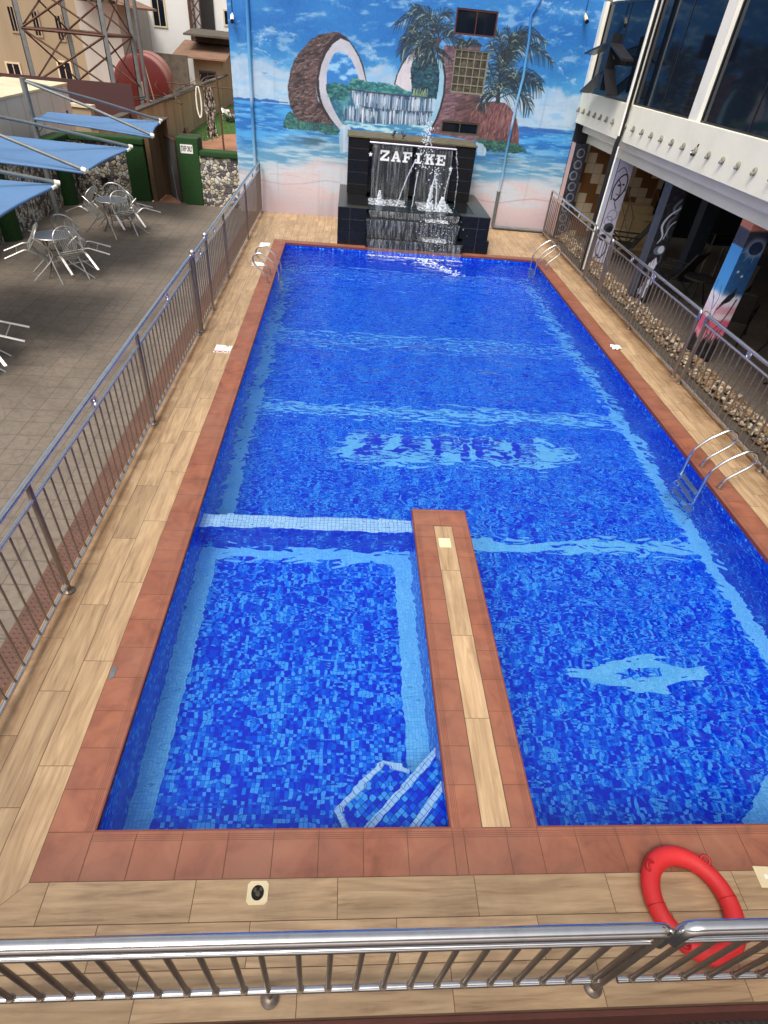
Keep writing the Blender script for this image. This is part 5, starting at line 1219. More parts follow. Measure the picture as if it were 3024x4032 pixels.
def art4(c, s):
    for q, k in ((c, 0), (s, 1)):
        X, Z = q.X, q.Z; n = (fbm(X*6, Z*6, 15)-.5)*.14
        q.I[:] = (44, 52, 70) if k == 0 else (60, 64, 84)
        q.put(sst(2.0, 1.98, Z)*1.0, (30, 82, 134) if k == 0 else (70, 152, 220))
        q.put(sst(1.28, 1.16, Z+n), (226, 222, 236)); q.put(sst(1.1, 1.0, Z+n)*(.75 if k == 0 else .2), (206, 132, 152))
        q.put(sst(.93, .86, Z+n), (214, 200, 206)); q.put(sst(.82, .76, Z+n), (206, 92, 120)); q.put(sst(.62, .5, Z+n), (226, 140, 156))
        q.put(sst(.46, .38, Z+(fbm(X*30, Z*3, 17)-.5)*.3), (20, 18, 22))
        q.put(sst(2.24, 2.28, Z+n*.6), (206, 130, 104))
    c.ell(.22, 2.0, .2, .19, (190, 200, 214), .9, .12); c.ell(.22, 2.0, .115, .105, (26, 46, 84))
    for a in range(9): c.sline([(.22+.13*math.cos(a*.7), 2.0-.12*abs(math.sin(a*.7))), (.22+.22*math.cos(a*.7), 2.0-.24*abs(math.sin(a*.7)))], .006, (170, 180, 200), .6)
    for x, z in ((.1, 1.62), (.2, 1.55)): c.ell(x, z, .03, .03, (236, 240, 244), .9, .02)
    K = (22, 22, 30)
    c.poly([(.06, 1.12), (.1, 1.2), (.17, 1.28), (.19, 1.35), (.23, 1.36), (.22, 1.31), (.24, 1.22), (.19, 1.12), (.12, 1.08), (.03, 1.0)], K); c.sline([(.1, 1.1), (.03, .98)], .02, K)
    c.sline([(.30, 1.16), (.24, .85), (.12, .6)], (.025, .018, .01), K); c.sline([(.02, 1.0), (.0, .8), (.02, .6), (.1, .45)], .01, K); c.sline([(.27, 1.2), (.27, 1.3)], .006, K)
    for k in range(14): c.sline([(.02+k*.025, .4), (.03+k*.025+.02*math.sin(k*3), .55+.08*math.sin(k*5))], .012, K)
    for p in (((.0, .7), (.1, .9), (.2, 1.15)), ((.1, .95), (.05, 1.15), (.12, 1.35)), ((.06, .85), (.2, .86), (.28, .82)), ((.15, 1.05), (.26, 1.2), (.28, 1.4))): s.sline(p, .01, K)
column(16.5, 'painted_column', 'black column with grey painted circles beside the end of the mural', art1, x0=7.655)
column(14.15, 'painted_column', 'white column with black painted face and swirls behind the black downpipe', art2)
column(11.2, 'painted_column', 'dark column with white painted lilies and swirls', art3)
column(8.15, 'painted_column', 'blue column painted with eclipse, bird and pink dusk', art4)
def art5(c, s): fill(c, (60, 70, 100)); fill(s, (90, 130, 170))
column(5.0, 'painted_column', 'plain blue painted column nearest the photographer on the right', art5)
# black downpipe on the facade
t = thing('down_pipe', 'black rain pipe with a white stripe running down the facade past the white column', 'pipe', (7.5, 13.32, 0))
b = MB(); b.tube([(.03, 0, 5.6), (.03, 0, 2.9)], .05, 12); b.tube([(.03, 0, 2.9), (0, 0, 2.75), (0, 0, .0)], .05, 12); b.build('pipe', mt['black'], t, True)
b = MB(); b.tube([(-.018, -.035, 5.6), (-.018, -.035, 2.9)], .022, 8); b.tube([(.05, -.05, 2.7), (.05, -.05, .05)], .02, 8); b.build('white_cable_pipe', mt['white'], t, True)
# two stacked chimney cowls
t = thing('vent_cowl', 'black metal vent duct with two gabled cowls on the glass front by the mural', 'vent', (7.35, 15.0, 0))
def gable(z, hl, hr, dl, dr_, name, y=0.0):
    b = MB(); w2 = .13; th_ = .04
    for sg in (1, -1):
        hw, drop = (hl, dl) if sg > 0 else (hr, dr_)
        P = [(y, z), (y+sg*hw, z-drop), (y+sg*hw, z-drop-th_), (y, z-th_)]
        b.prism(P if sg > 0 else P[::-1], 'x', -w2, w2)
    return b.build(name, M('cowl_black', (46, 44, 46), .35, .3, .3, 6, .1) if 'cowl_black' not in bpy.data.materials else bpy.data.materials['cowl_black'], t)
gable(4.50, 1.55, 1.05, .23, .27, 'cowl', -.3); gable(4.03, 1.3, .6, .5, .44, 'cowl', -.4)
b = MB(); b.box(-.11, .11, -.42, -.16, 3.62, 4.64); b.box(.1, .36, -.38, -.2, 4.1, 4.3); b.build('duct', mt['black'], t)
b = MB()
for y in (-.55, .45): b.tube([(0, -.05, 4.42), (0, y, 4.2)], .008, 6)
b.tube([(0, -.1, 4.0), (0, -.4, 3.72)], .008, 6); b.build('brace', mt['galv'], t)
# security camera on the parapet
t = thing('security_camera', 'small dark dome camera on the white parapet among the studs', 'camera', (7.57, 9.95, 3.05))
b = MB(); b.tube([(.03, 0, .0), (-.03, 0, 0)], .045, 12); b.tube([(.02, -.03, .08), (.02, -.05, .14)], .012, 6); b.build('body', mt['black'], t, True)
b = MB(); b.ball((-.04, 0, 0), .022, 10, 6); b.build('lens', mt['silver'], t, True)
# pebble bed
pb = MB(); q = random.Random(21)
for k in range(2600):
    y = q.uniform(2.0, 16.6); u = q.random(); x = 7.74+.34*u
    if any(abs(y-(yc+.17)) < .22 and x > 8.0 for yc in (8.15, 11.2, 14.15)): continue
    r = q.uniform(.02, .046); pb.ball((x, y, .0+.13*math.sin(min(1, u*1.3)*1.6)*q.uniform(.6, 1)), r, 6, 4, (q.uniform(.8, 1.3), q.uniform(.8, 1.3), .8), q.random(), rot=Matrix.Rotation(q.uniform(0, 3), 3, 'Z'))
o = pb.build('pebble_bed', mt['pebble'], smooth=True); o['label'] = 'bed of tan and white pebbles between the right railing and the columns'; o['category'] = 'pebbles'; o['kind'] = 'stuff'
# dark furniture under the building
def lounge_chair(x, y, rz, label):
    t = thing('reclining_chair', label, 'chair', (x, y, 0), rz, 'dark chairs under the building')
    b = MB(); b.box(-.27, .27, -.3, .32, .36, .42); b.build('seat', mt['basalt'], t, bevel=.01)
    b = MB(); b.prism([(-.28, .40), (-.62, 1.02), (-.66, 1.0), (-.33, .38)], 'x', -.27, .27); b.build('backrest', mt['basalt'], t, bevel=.008)
    for sx in (-.29, .29):
        for a in (((sx, -.55, 0), (sx, .28, .62)), ((sx, .3, 0), (sx, -.4, .6))):
            b = MB(); b.tube(a, .017, 8); b.build('leg', mt['black'], t, True)
        b = MB(); b.tube(arc_path([(sx, .3, .62), (sx, -.42, .64)], r=.02), .02, 8); b.build('armrest', mt['black'], t, True)
for a in ((9.2, 12.2, .6, 'dark reclining chair under the building behind the lily column'), (9.5, 9.6, -.7, 'dark reclining chair turned to the left of the blue column'), (9.9, 10.7, 2.4, 'dark reclining chair at the back between lily column and blue column'), (9.4, 7.2, .4, 'dark reclining chair to the right of the blue column'), (9.2, 6.2, 2.6, 'dark reclining chair nearest the right picture edge'), (8.9, 14.6, 1.2, 'dark wire chair by the stairs behind the white column')): lounge_chair(*a)
def low_table(x, y, label):
    t = thing('low_table', label, 'table', (x, y, 0), .2, 'dark tables under the building')
    b = MB(); b.tube([(0, 0, .52), (0, 0, .56)], .34, 24); b.build('tabletop', mt['basalt'], t, True)
    for k in range(4):
        a = .785+k*1.571; b = MB(); b.tube([(.08*math.cos(a), .08*math.sin(a), .52), (.27*math.cos(a), .27*math.sin(a), 0)], .017, 8); b.build('leg', mt['black'], t, True)
low_table(9.6, 11.5, 'round dark table under the building near the lily column'); low_table(9.9, 8.6, 'round dark table under the building behind the blue column')
t = thing('folding_trestle', 'steel crossed-leg trestle with a black top deep under the building', 'trestle', (11.1, 13.5, 0), .1)
b = MB(); b.box(-.6, .6, -.3, .3, .86, .9); b.box(-.6, .6, -.3, .3, 1.08, 1.10); b.build('top', mt['black'], t)
for sx in (-.55, -.2, .2, .55):
    b = MB(); b.tube([(sx, -.28, .86), (sx+.25, .1, 0)], .012, 6); b.tube([(sx, .28, .86), (sx-.25, -.1, 0)], .012, 6); b.build('leg', mt['alu'], t, True)
b = MB()
for sx in (-.6, .6):
    for sy in (-.3, .3): b.tube([(sx, sy, .88), (sx, sy, 1.1)], .012, 6); b.ball((sx, sy, 1.1), .02, 6, 4)
b.build('corner_post', mt['alu'], t, True)
# ------------------------------------------------------------------ patio furniture
def build_chair(label):
    """aluminium slat-back chair; origin under the front feet; faces +Y; tipped forward onto the table"""
    t = thing('slat_chair', label, 'chair', (0, 0, 0), 0, 'aluminium chairs tipped against the patio tables')
    T = Matrix.Identity(4)
    def tr(p): return tuple(T @ Vector((p[0], p[1]-.22, p[2])))
    def part(name, fn, mat, smooth=True):
        b = MB(); fn(b); b.v = [tr(p) for p in b.v]; return b.build(name, mat, t, smooth)
    for s in (-1, 1):
        part('front_leg', lambda b: b.tube(arc_path([(s*.25, .0, .64), (s*.255, .17, .64), (s*.26, .22, .5), (s*.27, .22, .0)], r=.08), .0135, 8), mt['alu'])
        part('rear_leg', lambda b: (b.tube(arc_path([(s*.23, -.02, .43), (s*.25, -.2, .40), (s*.27, -.36, .0)], r=.08), .0135, 8), b.tube(arc_path([(s*.205, -.02, .43), (s*.225, -.2, .40), (s*.245, -.36, .0)], r=.08), .0135, 8)), mt['alu'])
        part('armrest', lambda b: b.tube(smooth_path([(s*.24, -.28, .62), (s*.27, -.1, .66), (s*.26, .1, .65)], 5), .014, 8), mt['alu'])
    def back(b):
        P = [(-.23, -.16, .42), (-.245, -.2, .62)] + [(-.245*math.cos(a), -.24-.05*math.sin(a), .66+.21*math.sin(a)) for a in [math.pi*k/12 for k in range(1, 12)]] + [(.245, -.2, .62), (.23, -.16, .42)]
        b.tube(P, .015, 8); b.tube([(-.22, -.17, .46), (.22, -.17, .46)], .009, 6)
    part('back_hoop', back, mt['alu'])
    def bs(b):
        for k in range(9):
            x = -.15+.0375*k; zt = .66+.2*math.sqrt(max(0, 1-(x*1.15/.245)**2)); b.tube([(x*.85, -.172, .46), (x*.95, -.23, .62), (x*1.15, -.28, zt)], .0085, 5)
    part('back_slats', bs, mt['alu_slat'])
    def ss(b):
        for k in range(9): x = -.18+.045*k; b.tube([(x, -.17, .43), (x, .0, .42), (x, .2, .44), (x, .225, .42)], .0085, 5)
        b.tube([(-.24, .2, .425), (.24, .2, .425)], .012, 6); b.tube([(-.24, -.17, .42), (.24, -.17, .42)], .012, 6)
    part('seat_slats', ss, mt['alu_slat'])
    part('stretcher', lambda b: (b.tube([(-.25, -.27, .22), (.25, -.27, .22)], .009, 6), b.tube([(-.22, -.1, .415), (.22, -.1, .415)], .009, 6)), mt['alu'])
    return t
def build_table(x, y, label, r=.36, rz=.3):
    t = thing('round_table', label, 'table', (x, y, 0), rz, 'round metal patio tables')
    b = MB(); b.tube([(0, 0, .715), (0, 0, .722), (0, 0, .728)], [r*.99, r, r*.985], 36); b.build('tabletop', M('table_top_metal', (128, 136, 150), .28, .7, .15, 5, .03) if 'table_top_metal' not in bpy.data.materials else bpy.data.materials['table_top_metal'], t, False)
    b = MB(); b.tube([((r+.004)*math.cos(a), (r+.004)*math.sin(a), .72) for a in [6.2832*k/36 for k in range(37)]], .011, 6, False); b.build('rim', mt['alu'], t, True)
    for k in range(4):
        a = .785+k*1.571; c_, s_ = math.cos(a), math.sin(a)
        b = MB(); b.tube(smooth_path([(c_*.24, s_*.24, .71), (c_*.17, s_*.17, .42), (c_*.2, s_*.2, .2), (c_*.31, s_*.31, .0)], 5), .014, 8); b.build('leg', mt['steel_dull'], t, True)
    b = MB(); b.tube([(.17*math.cos(a), .17*math.sin(a), .4) for a in [6.2832*k/20 for k in range(21)]], .008, 6, False); b.build('ring', mt['steel_dull'], t, True)
    return t
WORDS = ['chair leaning on {t}, its slatted back to the camera', 'chair tipped against the left side of {t}', 'chair tipped against the right side of {t}', 'chair tipped against the far side of {t}']
SEAT = [((-42, .56, 32), (205, .50, 48), (16, .62, 50), (84, .5, 32)), ((-46, .48, 33), (168, .66, 46), (36, .66, 50), (98, .5, 34)), ((-42, .6, 34), (200, .5, 45), (16, .62, 50), (100, .5, 33))]
TAB = [(-4.17, 10.60, 'the middle patio table', 'round metal table with four tipped chairs in the middle of the patio', .33), (-4.03, 13.72, 'the far patio table', 'round metal table with four tipped chairs closest to the staff gate', .34), (-4.05, 6.45, 'the near patio table', 'round metal table at the left picture edge, nearest of the three', .34)]
c0 = None
for i, (x, y, nm, lab, r) in enumerate(TAB):
    build_table(x, y, lab, r, .3+i*.4)
    for k, (ang, d, tilt) in enumerate(SEAT[i]):
        a = R_(ang)
        label = 'aluminium slat ' + WORDS[k].format(t=nm)
        if c0 is None: c0 = build_chair(label); o = c0
        else: o = copy_tree(c0); o['label'] = label
        o.location = (x+d*math.cos(a), y+d*math.sin(a), -.018); o.rotation_euler = (R_(-tilt), 0, a+math.pi/2)
# ------------------------------------------------------------------ stone clad walls and the staff gate
YB = 17.1
wl = thing('stone_wall', 'stone clad boundary wall with green turf top running along the left of the patio', 'wall', (-6.1, 8, 0))
b = MB(); b.box(-.3, 0, -17, 9.1, -.3, 1.36); b.build('cladding', mt['stone'], wl)
b = MB(); b.box(-.36, .05, -17, 9.15, 1.362, 1.50); b.build('turf_cap', mt['turf'], wl, bevel=.03)
for y in (12.7, 16.2, 8.6):
    b = MB(); b.tube([(0.02, y-8, -.02), (0.02, y-8, 1.36)], .26, 20); b.build('turf_pilaster', mt['turf'], wl, True)
w2 = thing('stone_wall', 'stone clad wall with turf cap behind the far chairs, left of the staff gate', 'wall', (-5.4, YB, 0))
b = MB(); b.box(-.7, .78, 0, .3, -.3, 1.36); b.build('cladding', mt['stone'], w2)
b = MB(); b.box(-.74, 1.32, -.06, .36, 1.362, 1.52); b.build('turf_cap', mt['turf'], w2, bevel=.03)
b = MB(); b.box(.78, 1.30, -.03, .3, -.02, 1.36); b.build('turf_pillar', mt['turf'], w2, bevel=.02)
b = MB(); b.box(-.02, .16, -.02, .0, .25, .5); b.build('meter_box', mt['black'], w2)
b = MB(); b.box(.05, .12, -.03, -.02, .52, .6); b.build('socket', mt['ivory'], w2)
w3 = thing('stone_wall', 'low stone clad wall between the staff gate and the painted wall', 'wall', (-2.1, YB, 0))
b = MB(); b.box(-.52, .56, 0, .3, -.3, 1.22); b.build('cladding', mt['stone'], w3)
b = MB(); b.box(-.50, .60, -.07, .38, 1.222, 1.36); b.build('turf_cap', mt['turf'], w3, bevel=.03)
b = MB(); b.box(-1.1, -.52, -.03, .42, -.02, 1.63); b.build('turf_pillar', mt['turf'], w3, bevel=.02)
b = MB(); b.box(-1.11, -.50, .425, .47, -.02, 1.66); b.build('pillar_core', mt['conc_dark'], w3)
sg = thing('door_sign', 'white sign reading STAFF ONLY on the turf pillar by the gate', 'sign', (-2.93, YB-.032, 1.37))
b = MB(); b.box(-.165, .165, -.008, .0, -.105, .105); b.build('board', mt['paper'], sg, bevel=.002)
tt = text_mesh('STAFF ONLY', .085, mt['black'], 'lettering', sg, .001, .0025, (0, -.0095, 0), (math.pi/2, 0, 0), .58); tt.scale = (.62, 2.1, 1)
gt = thing('staff_gate', 'open grey metal gate leaf beside the STAFF ONLY pillar', 'gate', (-3.24, YB+.06, 0), R_(124))
b = MB(); b.box(0, .8, -.015, .015, 0, 1.55); b.build('leaf', M('gate_grey', (88, 88, 88), .6, .3, .25, 3, .1), gt)
b = MB(); b.box(0, .8, -.025, .025, 1.5, 1.56); b.box(0, .04, -.025, .025, 0, 1.5); b.box(.76, .8, -.025, .025, 0, 1.5)
for k in range(9): b.tube([(.04+.09*k, 0, 1.56), (.04+.09*k, 0, 1.64)], .008, 5)
b.build('frame', mt['rust'], gt)
pl = thing('timber_screen', 'mouldy brown board screen at the left of the gate opening', 'screen', (-4.05, YB, 0))
b = MB(); b.box(0, .12, .0, 1.0, -.02, 1.85); b.box(.12, .40, 1.0, 1.06, -.3, 1.9); b.build('boards', mt['wood_old'], pl)
b = MB(); b.box(-.02, .45, .0, 1.1, 1.902, 1.93); b.build('top_board', mt['conc_dark'], pl)
b = MB(); b.tube(smooth_path([(.62, .1, .9), (.64, .12, .4), (.7, .05, .05), (.95, -.1, .01)], 6), .008, 5); b.build('hanging_cable', mt['greyink'], pl)
b = MB(); b.box(-3.93, -3.3, 16.9, 18.6, -.3, -.025); struct(b.build('gate_path', mt['soil']))
# ------------------------------------------------------------------ shade canopies
def canopy(corn, post, label, seed, ztop=2.85, arms=True):
    t = thing('shade_canopy', label, 'canopy', (post[0], post[1], 0), 0, 'blue shade canopies over the patio'); ox = Vector((post[0], post[1], 0))
    b = MB(); b.tube([(0, 0, -.02), (0, 0, ztop)], .065, 14); b.build('post', mt['galv'], t, True)
    b = MB(); b.tube([(0, 0, -.02), (0, 0, .0)], .12, 14); b.build('base_plate', mt['galv'], t, True)
    n = 14; A, B, Cc, Dd = [Vector(p)-ox for p in corn]; vs = []   # A,B front corners; Cc,Dd back corners (same order)
    q = random.Random(seed)
    for j in range(n+1):
        for i in range(n+1):
            u, v = i/n, j/n; p = (A*(1-u)+B*u)*(1-v)+(Dd*(1-u)+Cc*u)*v
            e = math.sin(math.pi*u)*math.sin(math.pi*v)
            inn = Vector((0, 0, -.07*e + .006*math.sin(u*19+seed)*e))
            p = p + inn; mid = (A+B+Cc+Dd)/4; p = p + (mid-p)*(.045*(math.sin(math.pi*u)*(1-math.sin(math.pi*v))+math.sin(math.pi*v)*(1-math.sin(math.pi*u))))
            vs.append(p)
    fs = [(j*(n+1)+i, j*(n+1)+i+1, (j+1)*(n+1)+i+1, (j+1)*(n+1)+i) for j in range(n) for i in range(n)]
    b = MB(); b.raw(vs, fs); b.raw([v-Vector((0, 0, .012)) for v in vs], [f[::-1] for f in fs]); b.build('cloth', mt['bluefab'], t, True)
    b = MB(); ring = [vs[i] for i in range(n+1)]+[vs[j*(n+1)+n] for j in range(1, n+1)]+[vs[n*(n+1)+i] for i in range(n-1, -1, -1)]+[vs[j*(n+1)] for j in range(n-1, -1, -1)]
    b.tube([p-Vector((0, 0, .02)) for p in ring], .022, 8, False); b.build('hem', mt['bluefab'], t, True)
    top = Vector((0, 0, ztop-.05))
    for c_ in (A, B):
        b = MB(); e = c_+Vector((0, 0, .03)); b.tube([top, top*.5+e*.5+Vector((0, 0, .03)), e], .030, 10); b.build('arm', mt['galv'], t, True)
        b = MB(); d = (e-top).normalized(); b.tube([e-d*.02, e+d*.06], .038, 10); b.build('end_cap', mt['white'], t, True)
    b = MB(); b.tube([A+Vector((0, 0, -.02)), A*.93+B*.07+Vector((0, 0, -.02))], .026, 8); b.tube([B+Vector((0, 0, -.02)), B*.93+A*.07+Vector((0, 0, -.02))], .026, 8); b.build('sleeve', mt['white'], t, True)
    b = MB(); b.tube([(0, 0, 2.0), (Dd.x*.5, Dd.y*.5, 1.95)], .02, 6); b.tube([(0, 0, 1.8), (.25, 0, 2.0)], .02, 6); b.build('strut', mt['galv'], t, True)
canopy([(-3.0, 14.2, 2.0), (-3.45, 16.7, 2.0), (-6.15, 16.4, 2.03), (-5.6, 14.35, 2.14)], (-5.75, 14.6), 'blue shade canopy furthest back, over the chairs by the gate', 1)
canopy([(-3.02, 9.91, 2.0), (-3.0, 12.5, 2.0), (-5.7, 12.65, 2.02), (-5.7, 10.0, 2.08)], (-5.98, 10.4), 'blue shade canopy in the middle, with two steel arms across it', 2)
canopy([(-2.98, 6.2, 2.0), (-3.05, 8.8, 2.0), (-5.7, 8.95, 2.02), (-5.7, 6.3, 2.08)], (-6.0, 6.9), 'blue shade canopy nearest, cut by the left picture edge', 3)
# ------------------------------------------------------------------ neighbours behind the wall
sh = thing('white_shed', 'flat roofed white metal shed directly behind the left boundary wall', 'shed', (-7.5, 17, 0))
Q = [(-6.40, 12.5), (-6.68, 19.35), (-8.42, 19.4), (-8.2, 12.5)]
b = MB(); b.prism([(x+7.5, y-17) for x, y in Q], 'z', -.35, 2.36); b.build('body', mt['shedwall'], sh)
b = MB(); b.prism([((x+7.5)*1.03, (y-17)*1.01) for x, y in Q], 'z', 2.362, 2.42); b.build('roof', mt['shedtop'], sh, bevel=.01)
b = MB()
for k in range(7):
    y = 13.2+k*.95; x = -6.40-(y-12.5)*.0409; b.box(x+7.5-.02, x+7.5+.006, y-17-.008, y-17+.008, .2, 2.35)
b.box(-6.69+7.5, -6.40+7.5, -4.4, -4.39, 1.9, 1.91); b.build('panel_joint', mt['greywall'], sh)
b = MB(); b.box(-6.66+7.5, -6.645+7.5, 18.85-17, 18.95-17, 1.7, 1.8); b.build('vent', mt['black'], sh)
def wallthing(name, label, pts, z0, z1, th_, mat, cat='wall', cap=None):
    p, q = pts; L = math.dist(p, q); a = math.atan2(q[1]-p[1], q[0]-p[0])
    t = thing(name, label, cat, (p[0], p[1], 0), a)
    b = MB(); b.box(0, L, -th_/2, th_/2, z0, z1); b.build('body', mat, t)
    if cap: b = MB(); b.box(-.05, L+.05, -th_/2-.05, th_/2+.05, z1+.002, z1+.08); b.build('cap', cap, t)
    return t
wallthing('concrete_wall', 'long rain-stained concrete yard wall beyond the gate', ((-6.55, 20.5), (-6.9, 47)), -.4, 1.22, .2, mt['conc'], cap=mt['conc_dark'])
wallthing('concrete_wall', 'low beige yard wall just behind the turf-capped wall', ((-9.6, 21.0), (-6.55, 20.6)), -.4, 1.72, .2, mt['beige'], cap=mt['shedtop'])
wallthing('metal_fence', 'dark maroon sheet metal fence behind the white shed', ((-11.3, 23.8), (-6.25, 24.0)), -.4, 2.14, .06, mt['maroon'], 'fence')
# red tank
t = thing('storage_tank', 'big red cylindrical storage tank lying behind the stained wall', 'tank', (-7.98, 31.2, 1.5), R_(100))
n = 40; R0 = 1.16
def cylx(b, r, x0, x1, n=40):
    b.tube([(x0, 0, 0), (x1, 0, 0)], r, n)
b = MB(); cylx(b, R0, 0.02, 4.2); b.build('shell', mt['tankside'], t, True)
b = MB(); b.tube([(-.09, 0, 0), (-.05, 0, 0), (.018, 0, 0)], [R0*.9, R0*.99, R0*1.005], 40); b.build('end_plate', mt['tankred'], t, True)
b = MB()
for x in (.06, 2.1): b.tube([(x, R0*1.006*math.cos(a), R0*1.006*math.sin(a)) for a in [6.2832*k/40 for k in range(41)]], .02, 5, False)
b.build('hoop', mt['tankside'], t, True)
b = MB(); b.tube([(.4, 0, R0-.02), (.4, 0, R0+.2)], .2, 14); b.tube([(.4, .0, R0+.2), (.4, 0, R0+.45)], .03, 6); b.build('hatch', mt['rust'], t, True)
# lattice mast base
t = thing('lattice_tower', 'steel lattice mast with angle legs and crossed brown braces behind the shed', 'tower', (-8.3, 26, 0))
LG = {'a': (-10.45, 26.0), 'b': (-9.7, 28.4), 'c': (-7.52, 26.0), 'd': (-7.2, 28.2)}
def leg(k, z0=-.3, z1=6.5, lean=.0):
    x, y = LG[k]; b = MB(); b.box(x+8.3-.09, x+8.3+.09, y-26-.015, y-26+.015, z0, z1); b.box(x+8.3-.09, x+8.3-.06, y-26-.015, y-26+.16, z0, z1)
    b.build('leg', mt['galv'], t)
for k in LG: leg(k)
def brace(p, q, z0, z1, mat='rust', r=.035):
    b = MB(); b.tube([(LG[p][0]+8.3, LG[p][1]-26, z0), (LG[q][0]+8.3, LG[q][1]-26, z1)], r, 4); b.build('brace', mt[mat], t)
for (p, q) in (('a', 'c'), ('c', 'd'), ('b', 'd'), ('a', 'b')):
    for z0 in (1.75, 3.35):
        brace(p, q, z0, z0+1.6); brace(q, p, z0, z0+1.6); brace(p, q, z0+1.6, z0+1.6, 'rust', .045)
    brace(p, q, 4.95, 6.4)
t = thing('flag_pole', 'tall grey pole in front of the red tank', 'pole', (-6.75, 27.5, 0))
b = MB(); b.tube([(0, 0, -.3), (.05, 0, 7)], .07, 12); b.build('shaft', mt['galv'], t, True)
t = thing('tank_ladder', 'thin rope and pipe hanging down the end of the red tank', 'pipe', (-6.85, 28.6, 0))
b = MB(); b.tube([(-.25, 0, 3.2), (.1, 0, 1.0)], .02, 6); b.tube([(-.35, 0, 1.9), (-.35, 0, 1.3), (.1, -.1, 1.25), (.1, -.1, .9)], .035, 6); b.build('rope', mt['shedtop'], t, True)
# buildings further off
def house(name, label, boxes, mat, loc, wins=(), roof=None, cat='house'):
    t = thing(name, label, cat, loc, 0)
    b = MB()
    for q in boxes: b.box(*q)
    b.build('wall', mat, t)
    for w_ in wins:
        x, y, z, ww, hh = w_[:5]; f = .09
        b = MB()
        for q in ((x-ww/2-f, x+ww/2+f, z-hh/2-f, z-hh/2), (x-ww/2-f, x+ww/2+f, z+hh/2, z+hh/2+f), (x-ww/2-f, x-ww/2, z-hh/2, z+hh/2), (x+ww/2, x+ww/2+f, z-hh/2, z+hh/2), (x-.02, x+.02, z-hh/2, z+hh/2)): b.box(q[0], q[1], y-.06, y-.001, q[2], q[3])
        fr = b.build('window', w_[5] if len(w_) > 5 else mt['shedtop'], t)
        b = MB(); b.box(x-ww/2, x+ww/2, y-.03, y-.002, z-hh/2, z+hh/2); b.build('pane', mt['glass'], fr)
    return t
th_ = house('white_house', 'tall white rendered house with trimmed windows beyond the yard', [(-14.2, -9.55, 50, 56, -.4, 9), (-9.55, -3, 50.6, 56, -.4, 9)], mt['housewhite'], (0, 0, 0),
      [(-11.55, 50, 4.1, .75, 1.35), (-10.9, 50, .75, .9, .5), (-7.0, 50.6, 4.2, .6, .7)])
b = MB(); b.box(-8.9, -8.0, 50.5, 50.6, 2.9, 5.2); b.build('door', mt['dark'], th_); b = MB(); b.box(-9.4, -3, 49.2, 50.59, 2.7, 2.85); b.build('balcony_slab', mt['conc_dark'], th_)
b = MB(); b.tube([(-9.5, 49.9, -.3), (-9.5, 49.9, 8)], .08, 8); b.tube([(-9.2, 49.9, -.3), (-9.2, 49.9, 8)], .05, 8); b.build('drain_pipe', mt['rust'], th_)
t = thing('stair_lattice', 'dark steel lattice stair frame against the white house', 'stair', (-9.0, 49.4, 0))
b = MB()
for k in range(6):
    z = 2.9+k*.7; b.tube([(-.3, 0, z), (.3, 0, z+.7)], .035, 4); b.tube([(.3, 0, z), (-.3, 0, z+.7)], .035, 4)
b.tube([(-.3, 0, 2.7), (-.3, 0, 7.5)], .04, 5); b.tube([(.3, 0, 2.7), (.3, 0, 7.5)], .04, 5); b.build('lattice', mt['rust'], t)
house('beige_building', 'beige rendered building with narrow slot windows behind the lattice mast', [(-26, -14.7, 44, 52, -.4, 9)], mt['beige'], (0, 0, 0), [(-18.6+i*1.3, 44, 3.15-i*.1, .3, 1.1, mt['beige']) for i in range(3)]+[(-16.2, 44, .9, .7, .8), (-19.3, 44, .6, .7, .8), (-18.2, 44, 5.2, .3, 1.0, mt['beige'])], cat='building')
house('grey_building', 'pale grey wall panel building between beige block and red tank', [(-14.65, -12.3, 43.5, 50, -.4, 4.3)], mt['greywall'], (0, 0, 0), cat='building')
t = thing('tin_roof', 'brown tin roof slanting above the grey wall', 'roof', (-13.5, 43, 4.3)); b = MB(); b.prism([(-1.0, .9), (-1.0, .8), (2.6, -.15), (2.6, -.05)], 'y', -.9, 4); b.build('sheet', mt['roofbrown'], t)
t = house('brown_shed', 'brown roofed outbuilding with beige wall behind the stained wall', [(-8.75, -6.85, 46, 49.4, -.4, 2.25)], mt['beige'], (0, 0, 0), [(-7.9, 46, 1.1, .9, .5, mt['conc_dark'])], cat='shed')
b = MB(); b.prism([(45.2, 2.05), (45.2, 2.14), (49.4, 2.85), (49.4, 2.76)], 'x', -9.9, -6.5); b.build('roof', mt['roofbrown'], t)
b = MB(); b.prism([(46.4, 3.15), (46.4, 3.25), (49.3, 3.5), (49.3, 3.38)], 'x', -9.3, -6.3); b.box(-9.0, -6.4, 48.5, 49.3, 2.8, 3.3); b.build('upper_roof', mt['conc_dark'], t)
wallthing('block_wall', 'sooty dark block wall between red tank and beige outbuilding', ((-12.0, 44.6), (-8.8, 44.6)), -.4, 2.2, .2, mt['conc_dark'])
